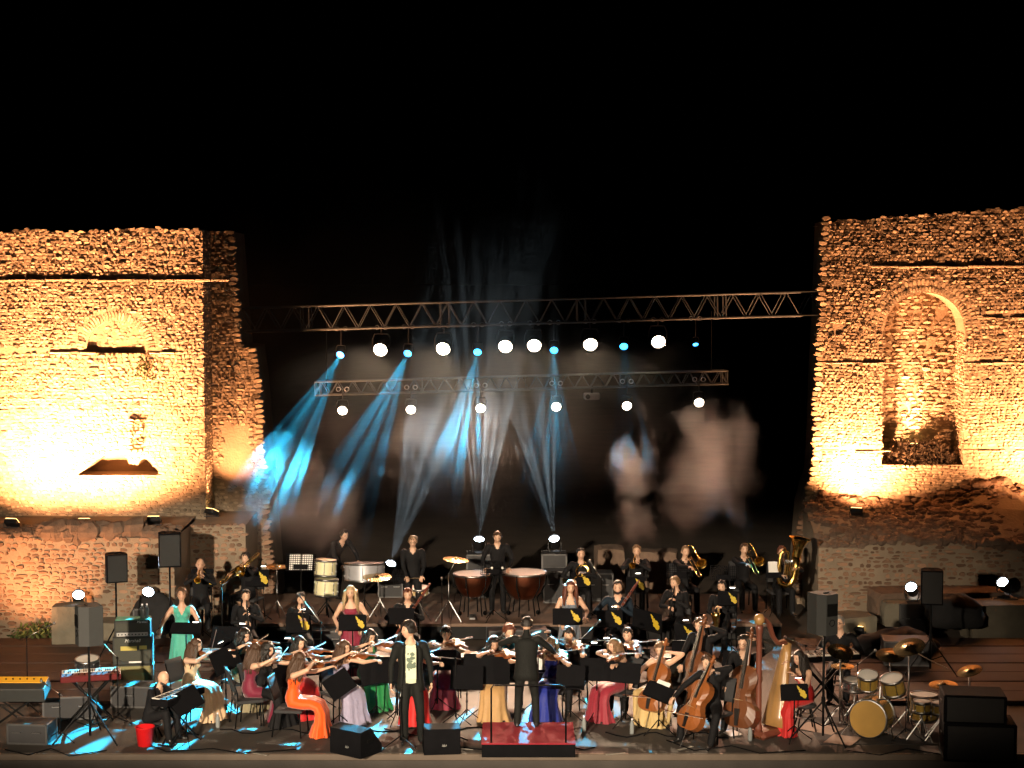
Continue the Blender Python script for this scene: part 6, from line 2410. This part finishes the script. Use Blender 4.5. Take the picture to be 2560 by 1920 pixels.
# ---------------------------------------------------------------- loudspeakers, monitors, amplifiers
c = (-6.25, 24.12)
pole_speaker('grey loudspeaker on a tripod at the front beside the keyboards', (c[0] + .05, c[1], 0), .36, .34, .58, (-6.31, 24.40, 1.73)[2], 118, M_GREYP, .55)
c = (4.57, 24.12)
pole_speaker('grey loudspeaker on a tripod at the front beside the harp', (c[0], c[1], 0), .36, .34, .60, (4.55, 24.40, 1.90)[2], -150, M_GREYP, .50)
c = (-6.96, 29.00, 1.72)
pole_speaker('smaller black loudspeaker on a pole behind the amplifier', (c[0], 29.0, .1), .36, .32, .50, c[2] - .1, 24)
c = (-6.28, 30.30, 1.83)
pole_speaker('taller black loudspeaker on a pole by the left tower corner', (c[0], 30.3, .1), .40, .36, .62, c[2] - .1, 14)
c = (7.09, 27.90, 1.59)
pole_speaker('black loudspeaker on a pole behind the drum kit', (c[0], 27.9, .1), .36, .34, .58, c[2] - .1, -10, None, .5)
c = (-2.24, 23.36)
wedge('stage monitor at the singer\'s feet turned sideways', (c[0], c[1] + .18, 0), 150 - 180 - 6)
c = (-1.02, 23.41)
wedge('stage monitor facing back right of the singer', (c[0], c[1] + .22, 0), 6, .52)

am = (-6.24, 26.94)
ax, ay = am
M_AMP = mat('amp_tolex', (.030, .032, .028), .7, 0, .2, 80, bump=.3, bscale=200)
M_AMPG = mat('amp_cloth', (.05, .052, .04), .85, 0, .3, 90)
M_OLIV = mat('amp_olive', (.22, .20, .085), .8, 0, .15, 60)
M_GOLDP = mat('amp_panel', (.48, .40, .10), .35, .4, .1)
M_LET = mat('lettering_white', (.75, .75, .72), .5)
for j, (h, z, nm, lab, clo) in enumerate(((.46, .0, 'amplifier_cabinet', 'lower olive-fronted guitar cabinet in the amplifier stack', M_OLIV), (.46, .462, 'amplifier_cabinet', 'upper black guitar cabinet in the amplifier stack', M_AMPG), (.27, .924, 'guitar_amplifier', 'amplifier head with a green top on the stack', M_AMPG))):
    w = (.66, .64, .58)[j]
    t = thing(nm, lab, 'amplifier', (ax, ay + .2, z), R(8), 'guitar amplifier stack')
    MB().box((0, 0, h / 2), (w, .34, h), bev=.012).build('cabinet', M_AMP, t)
    MB().box((0, -.172, h / 2 + (.02 if j < 2 else .03)), (w * .90, .008, h * (.82 if j < 2 else .45)), bev=.003).build('front_cloth', clo, t)
    if j == 1:
        MB().box((-.06, -.178, h * .60), (.26, .006, .07)).build('gold_panel', M_GOLDP, t)
        MB().box((.17, -.178, h * .62), (.12, .006, .06)).build('gold_panel', M_GOLDP, t)
        text_part(t, 'Marshall', .075, Matrix.Translation((0, -.18, h * .82)) @ Matrix.Rotation(R(90), 4, 'X'), M_LET)
        MB().box((.04, -.178, h * .10), (.2, .006, .025)).build('name_plate', M_LET, t)
    if j == 2:
        MB().box((0, -.178, .045), (w * .86, .010, .06)).build('control_panel', mat('amp_controls', (.35, .35, .34), .4, .5), t)
        kn = MB()
        for i in range(9):
            kn.lathe([(.011, 0), (.009, .018)], 8, Matrix.Translation((-.22 + .055 * i, -.183, .045)) @ Matrix.Rotation(R(90), 4, 'X'))
        kn.build('knobs', BLACK, t)
        text_part(t, 'Marshall', .05, Matrix.Translation((.16, -.178, h * .86)) @ Matrix.Rotation(R(90), 4, 'X'), M_LET)
        MB().box((0, 0, h + .006), (w * .94, .30, .012), bev=.004).build('lid_cloth', mat('green_cloth', (.10, .30, .20), .8), t)
for i, (dx, lab) in enumerate(((.16, 'clear water bottle standing on the amplifier head'), (.23, 'second water bottle at the end of the amplifier head'))):
    t = thing('water_bottle', lab, 'bottle', (ax + dx, ay + .18 + .03 * i, 1.207), 0, 'water bottles')
    MB().lathe([(.032, 0), (.034, .03), (.034, .15), (.014, .20), (.014, .215)], 12).build('bottle', mat('clear_plastic', (.22, .24, .24), .15, 0, .05), t, True)
    MB().lathe([(.015, .213), (.015, .235)], 10).build('cap', mat('bottle_cap', (.7, .7, .75), .5), t)

c = (6.56, 22.95)
for i, (dx, w, h, z, lab) in enumerate(((0.0, 1.0, .55, 0, 'lower black bass loudspeaker at the right front corner'), (-.08, .86, .40, .552, 'upper black loudspeaker stacked at the right front corner'))):
    t = thing('bass_loudspeaker', lab, 'loudspeaker', (c[0] + .05 + dx, c[1] + .35, z), R(-8), 'stacked bass loudspeakers')
    MB().box((0, 0, h / 2), (w, .6, h), bev=.015).build('cabinet', BLKM, t)
    MB().box((0, -.305, h / 2), (w * .9, .012, h * .86), bev=.004).build('grille', M_GRILLE, t)
    for s in (-1, 1):
        MB().box((s * (w / 2 + .002), 0, h * .6), (.012, .16, .06), bev=.004).build('handle', BLACK, t)

# ---------------------------------------------------------------- keyboards and clutter at the left
c = (-7.33, 24.49)
keyboard('keyboard with a bright yellow-orange top at the left edge', (c[0] - .15, c[1] + .15, 0), 0, 1.05, .36, .22, .54, mat('yellow_top', (.85, .42, .03), .45), M_GREYP, tilt=18, nkeys=28, keys=False)
c = (-6.57, 24.75)
keyboard('red stage keyboard behind the front tripod', (c[0] + .1, c[1] + .5, 0), 196, .90, .30, .09, .66, mat('red_panel', (.10, .01, .01), .5), mat('red_case', (.12, .01, .01), .5), tilt=-8, nkeys=26)
c = (-4.88, 23.83)
keyboard('black keyboard of the bald player', (c[0] - .02, c[1] + .28, 0), 66 + 180, .95, .30, .10, .62, BLACK, BLKM, nkeys=28)
c = (-6.85, 26.25)
t = thing('snare_drum', 'small drum with a pale skin behind the red keyboard', 'drum', (c[0], c[1] + .3, 0), 0, 'percussion drums')
drum(t, (0, 0, .58), (0, -.15, 1), .19, .16, M_CASE); tripod_legs(t, (0, 0, 0), .5, m=BLACK)
c = (-5.34, 23.88)
t = thing('bucket', 'red plastic bucket beside the front keyboard', 'bucket', (c[0], c[1], 0))
M_RED = mat('red_plastic', (.62, .012, .015), .35)
MB().lathe([(.10, 0), (.105, .004), (.135, .27), (.145, .275), (.145, .285), (.130, .283), (.098, .012), (.001, .010)], 22).build('body', M_RED, t, True)
MB().tube([(.14 * math.cos(a), .03, .27 - .10 * math.sin(a)) for a in [i * .314 for i in range(11)]], .004, 5).build('handle', CHROME, t)
case('long black case behind the bald keyboard player', (-5.74, 25.28)[0], (-5.74, 25.28)[1] + .9, 0, 1.2, .4, .34, R(-4))
case('black case under the red keyboard', (-6.85, 24.62)[0], (-6.85, 24.62)[1] + .9, 0, .8, .5, .36, R(10))
case('dark equipment case between the drums and the right tower', (6.84, 27.46)[0], 28.6, .12, .8, .5, .42, R(-6))
bgm = mat('black_cover', (.012, .012, .013), .9, 0, .4, 6, bump=.5, bscale=8)
for (u, v, Y, r, lab, sd) in ((2060, 1322, 31.0, (.62, .4, .34), 'black covered heap beside the rightmost floor lamp', 3), (1935, 1392, 29.6, (.75, .5, .28), 'black covered heap behind the drummer', 5), (330, 1330, 30.9, (.42, .35, .42), 'black covered heap below the taller pole loudspeaker', 8)):
    c = (8.30, 31.00, 0.52) if sd == 3 else ((6.90, 29.60, 0.21) if sd == 5 else (-6.73, 30.90, 0.47))
    mb = MB(); mb.ball((0, 0, 0), r, 22, 14)
    for i, p in enumerate(mb.v):
        p = V(p); q = p * (1 + .30 * noise.noise(p * 2.6 + V((sd, 0, 0))) + .12 * noise.noise(p * 7 + V((sd, 0, 0))))
        q.z = max(q.z, -r[2] * .8)
        mb.v[i] = tuple(q)
    o = mb.build('equipment_cover', bgm, None, True)
    o.location = c
    tag(o, lab, 'cover', 'black covered heaps')
block('rock ledge under the black heap and floor lamp', 8.3, 32.3, .1, 2.6, .8, .62, .05, 9, M_RUBBLE)

# microphones on stands
for (u, v, h, bm, lab) in ((1020, 1600, 1.0, (.30, .05, .12), 'boom microphone stand left of the podium'), (1300, 1560, 1.05, (.25, .1, .3), 'boom microphone stand behind the burgundy stand')):
    pass
c = (-0.86, 25.09); mic_stand('boom microphone stand behind the right-hand monitor', (c[0], c[1], 0), 1.0, (-.34, .05, .02))
c = (-0.47, 25.36); mic_stand('boom microphone stand left of the tan dress', (c[0], c[1] + .1, 0), 1.05, (.24, .05, .16))
c = (1.07, 25.55); mic_stand('boom microphone stand right of the blue gown', (c[0], c[1] + .4, 0), 1.1, (.22, .05, .20))
c = (-1.52, 23.83); mic_stand('straight vocal microphone stand beside the singer', (c[0] - .10, c[1] - .02, 0), .72, (.02, .1, .18))
c = (-3.08, 26.25); mic_stand('boom microphone stand behind the orange gown', (c[0], c[1] + .3, 0), 1.25, (-.3, .1, .35))
c = (-5.04, 27.46); mic_stand('microphone stand between the teal gown and the clarinet', (c[0], c[1] + 1.2, 0), 1.45, (.2, .1, .15))
c = (-0.86, 31.73); mic_stand('thin microphone stand in front of the kettledrums', (c[0] - .45, 30.85, 0), 1.15, None)
c = (1.72, 31.51); mic_stand('microphone stand before the brass row', (c[0] - .05, 30.8, 0), 1.2, (-.15, .15, .2))

c = (5.81, 24.12); mic_stand('boom microphone stand right of the bass drum', (c[0], c[1] + .1, 0), .62, (-.28, .1, -.05))
c = (5.28, 25.14); mic_stand('boom microphone stand left of the bass drum', (c[0], c[1], 0), .9, (.2, .1, .12))
for i, (u_, v_) in enumerate(((1, 1), (2, 2), (3, 3))):
    px_, py_ = ((-7.57, 25.69), (-6.64, 24.12), (-6.03, 25.14))[i]
    mic_stand(('microphone stand behind the yellow keyboard', 'short microphone stand in front of the red keyboard', 'microphone stand beside the amplifier cabinet')[i], (px_, py_, 0), (1.2, .7, 1.0)[i], ((.3, .05, .15), (-.2, .1, .1), (-.25, .05, .25))[i])
case('small black rack case under the yellow keyboard', *(-7.05, 24.12), 0, .6, .4, .3, R(-6))
cable('loose cable looping under the yellow keyboard', [(*(-7.31, 23.64), .01), (*(-6.90, 23.36), .01), (*(-6.66, 23.69), .01), (*(-6.29, 23.31), .01), (*(-5.83, 23.59), .01)])
cable('loose cable looping before the drum kit', [(*(4.82, 23.59), .01), (*(5.24, 23.36), .01), (*(5.71, 23.69), .01), (*(6.16, 23.36), .01)])
cable('loose cable trailing left of the amplifier', [(*(-6.89, 25.55), .07), (*(-6.49, 25.14), .02), (*(-6.22, 25.47), .02), (*(-5.76, 25.01), .01)])

# little things on the floor
M_LITPATCH = mat('lit_patch', (.26, .18, .13), .8)  # tan of a lit patch of floor, light put into the colour
M_CYL = mat('cyan_led', (.1, .8, 1), .4, emit=(0, .55, 1.0), estr=3.5)
c = (-2.52, 24.98)
t = thing('led_lamp', 'small round lamp glowing cyan on the floor behind the monitor', 'lamp', (c[0], c[1] + .1, 0))
MB().lathe([(.09, 0), (.10, .02), (.085, .035)], 14).build('base', BLACK, t)
MB().ball((0, 0, .10), .072, 14, 9).build('globe', M_CYL, t, True)
c = (-4.57, 23.18)
MBp = [(1268, 1618, 'first'), (1340, 1612, 'second')]
for i, (u, v, Y) in enumerate(((545, 1610, 0), (1150, 1500, 0))):
    pass
def sheet(label, x, y, rz, w=.21, h=.30, m=None):
    vs, fs = [], []
    n = 5
    for i in range(n + 1):
        for e in (0, 1):
            vs.append((-w / 2 + w * i / n, -h / 2 + h * e, .010 + .012 * abs(math.sin(i * .9 + e)) * (i / n)))
    for i in range(n):
        fs.append((2 * i, 2 * i + 2, 2 * i + 3, 2 * i + 1))
    o = MB().add(vs, fs).build('page_or_lit_patch', m or PAPER)
    o.location = (x, y, .002); o.rotation_euler = (0, 0, rz)
    tag(o, label, 'page', 'loose pages on the floor')


c = (3.28, 24.49); sheet('white page lying behind the cello near the harp', c[0], c[1], .4)
c = (4.86, 24.12); sheet('large pale sheet painted as lit floor in front of the drum kit', c[0], c[1], -.5, .42, .5, M_LITPATCH)  # this sheet and the next imitate pools of light on the floor
c = (4.64, 24.75); sheet('pale sheet lying beside the harpist\'s stool', c[0], c[1], .9, .42, .6, M_LITPATCH)
cable('black cable curling past the front keyboard', [(*(-5.49, 24.12), .01), (*(-4.95, 23.52), .01), (*(-4.32, 23.69), .01), (*(-3.88, 23.45), .01), (*(-3.11, 23.64), .01)])
cable('black cable running from the harp toward the front edge', [(*(2.27, 24.12), .01), (*(2.62, 23.59), .01), (*(3.19, 23.83), .01), (*(3.54, 23.45), .01), (*(4.22, 23.59), .01)])
cable('black cable behind the singer', [(*(-1.93, 24.75), .01), (*(-1.42, 24.37), .01), (*(-1.01, 24.62), .01), (*(-0.65, 24.12), .01)])

for i, (p_, lab_) in enumerate((((-4.45, 24.83), 'water bottle on the floor behind the cream gown'), ((-2.85, 24.32), 'water bottle on the floor beside the orange gown'), ((-1.40, 24.67), 'water bottle on the floor behind the singer'),
                                ((1.08, 24.62), 'water bottle on the floor right of the podium'), ((1.79, 24.49), 'water bottle beside the pale gold gown'), ((3.50, 24.12), 'water bottle on the floor left of the harp'))):
    t = thing('water_bottle', lab_, 'bottle', (p_[0], p_[1], 0.001), 0, 'water bottles')
    MB().lathe([(.032, 0), (.034, .03), (.034, .15), (.014, .20), (.014, .215)], 12).build('bottle', MATS['clear_plastic'], t, True)
    MB().lathe([(.015, .213), (.015, .235)], 10).build('cap', MATS['bottle_cap'], t)
rs = random.Random(3)
for i, lab_ in enumerate(('long cable snaking behind the front monitors', 'long cable snaking before the violin chairs', 'long cable snaking before the cellists', 'long cable snaking past the podium')):
    x0, x1, y0 = ((-2.6, -.3, 24.7), (-4.4, -2.2, 24.6), (1.4, 3.2, 24.4), (-.7, 1.2, 23.75))[i]
    cable(lab_, [(x0 + (x1 - x0) * j / 12, y0 + .14 * math.sin(j * 1.3 + i) + rs.uniform(-.04, .04), .01) for j in range(13)], .009)
M_TAPE = mat('tape', (.35, .33, .28), .7)
for i, (p_, lab_) in enumerate((((-3.62, 23.45), 'strip of pale tape on the floor left of the sideways monitor'), ((-0.71, 23.69), 'strip of pale tape on the floor left of the podium'), ((1.48, 23.45), 'strip of pale tape on the floor right of the podium'), ((2.51, 23.73), 'strip of pale tape on the floor in front of the cellos'))):
    o = MB().box((0, 0, .003), (.30, .05, .004)).build('floor_tape', M_TAPE)
    o.location = (p_[0], p_[1], 0); o.rotation_euler = (0, 0, .4 * i - .5)
    tag(o, lab_, 'tape', 'tape strips on the floor')

# pieces too small to tell apart in the photograph stay joined
import re as _re
SMALL = {'keys', 'knobs', 'white_keys', 'black_keys', 'strings', 'bracing', 'pedals', 'edge_trim', 'valve_tubing', 'lugs', 'stems', 'shirt_print'}
for o in bpy.data.objects:
    if _re.sub(r'\.\d+$', '', o.name) in SMALL and o.parent is not None:
        o['kind'] = 'stuff'
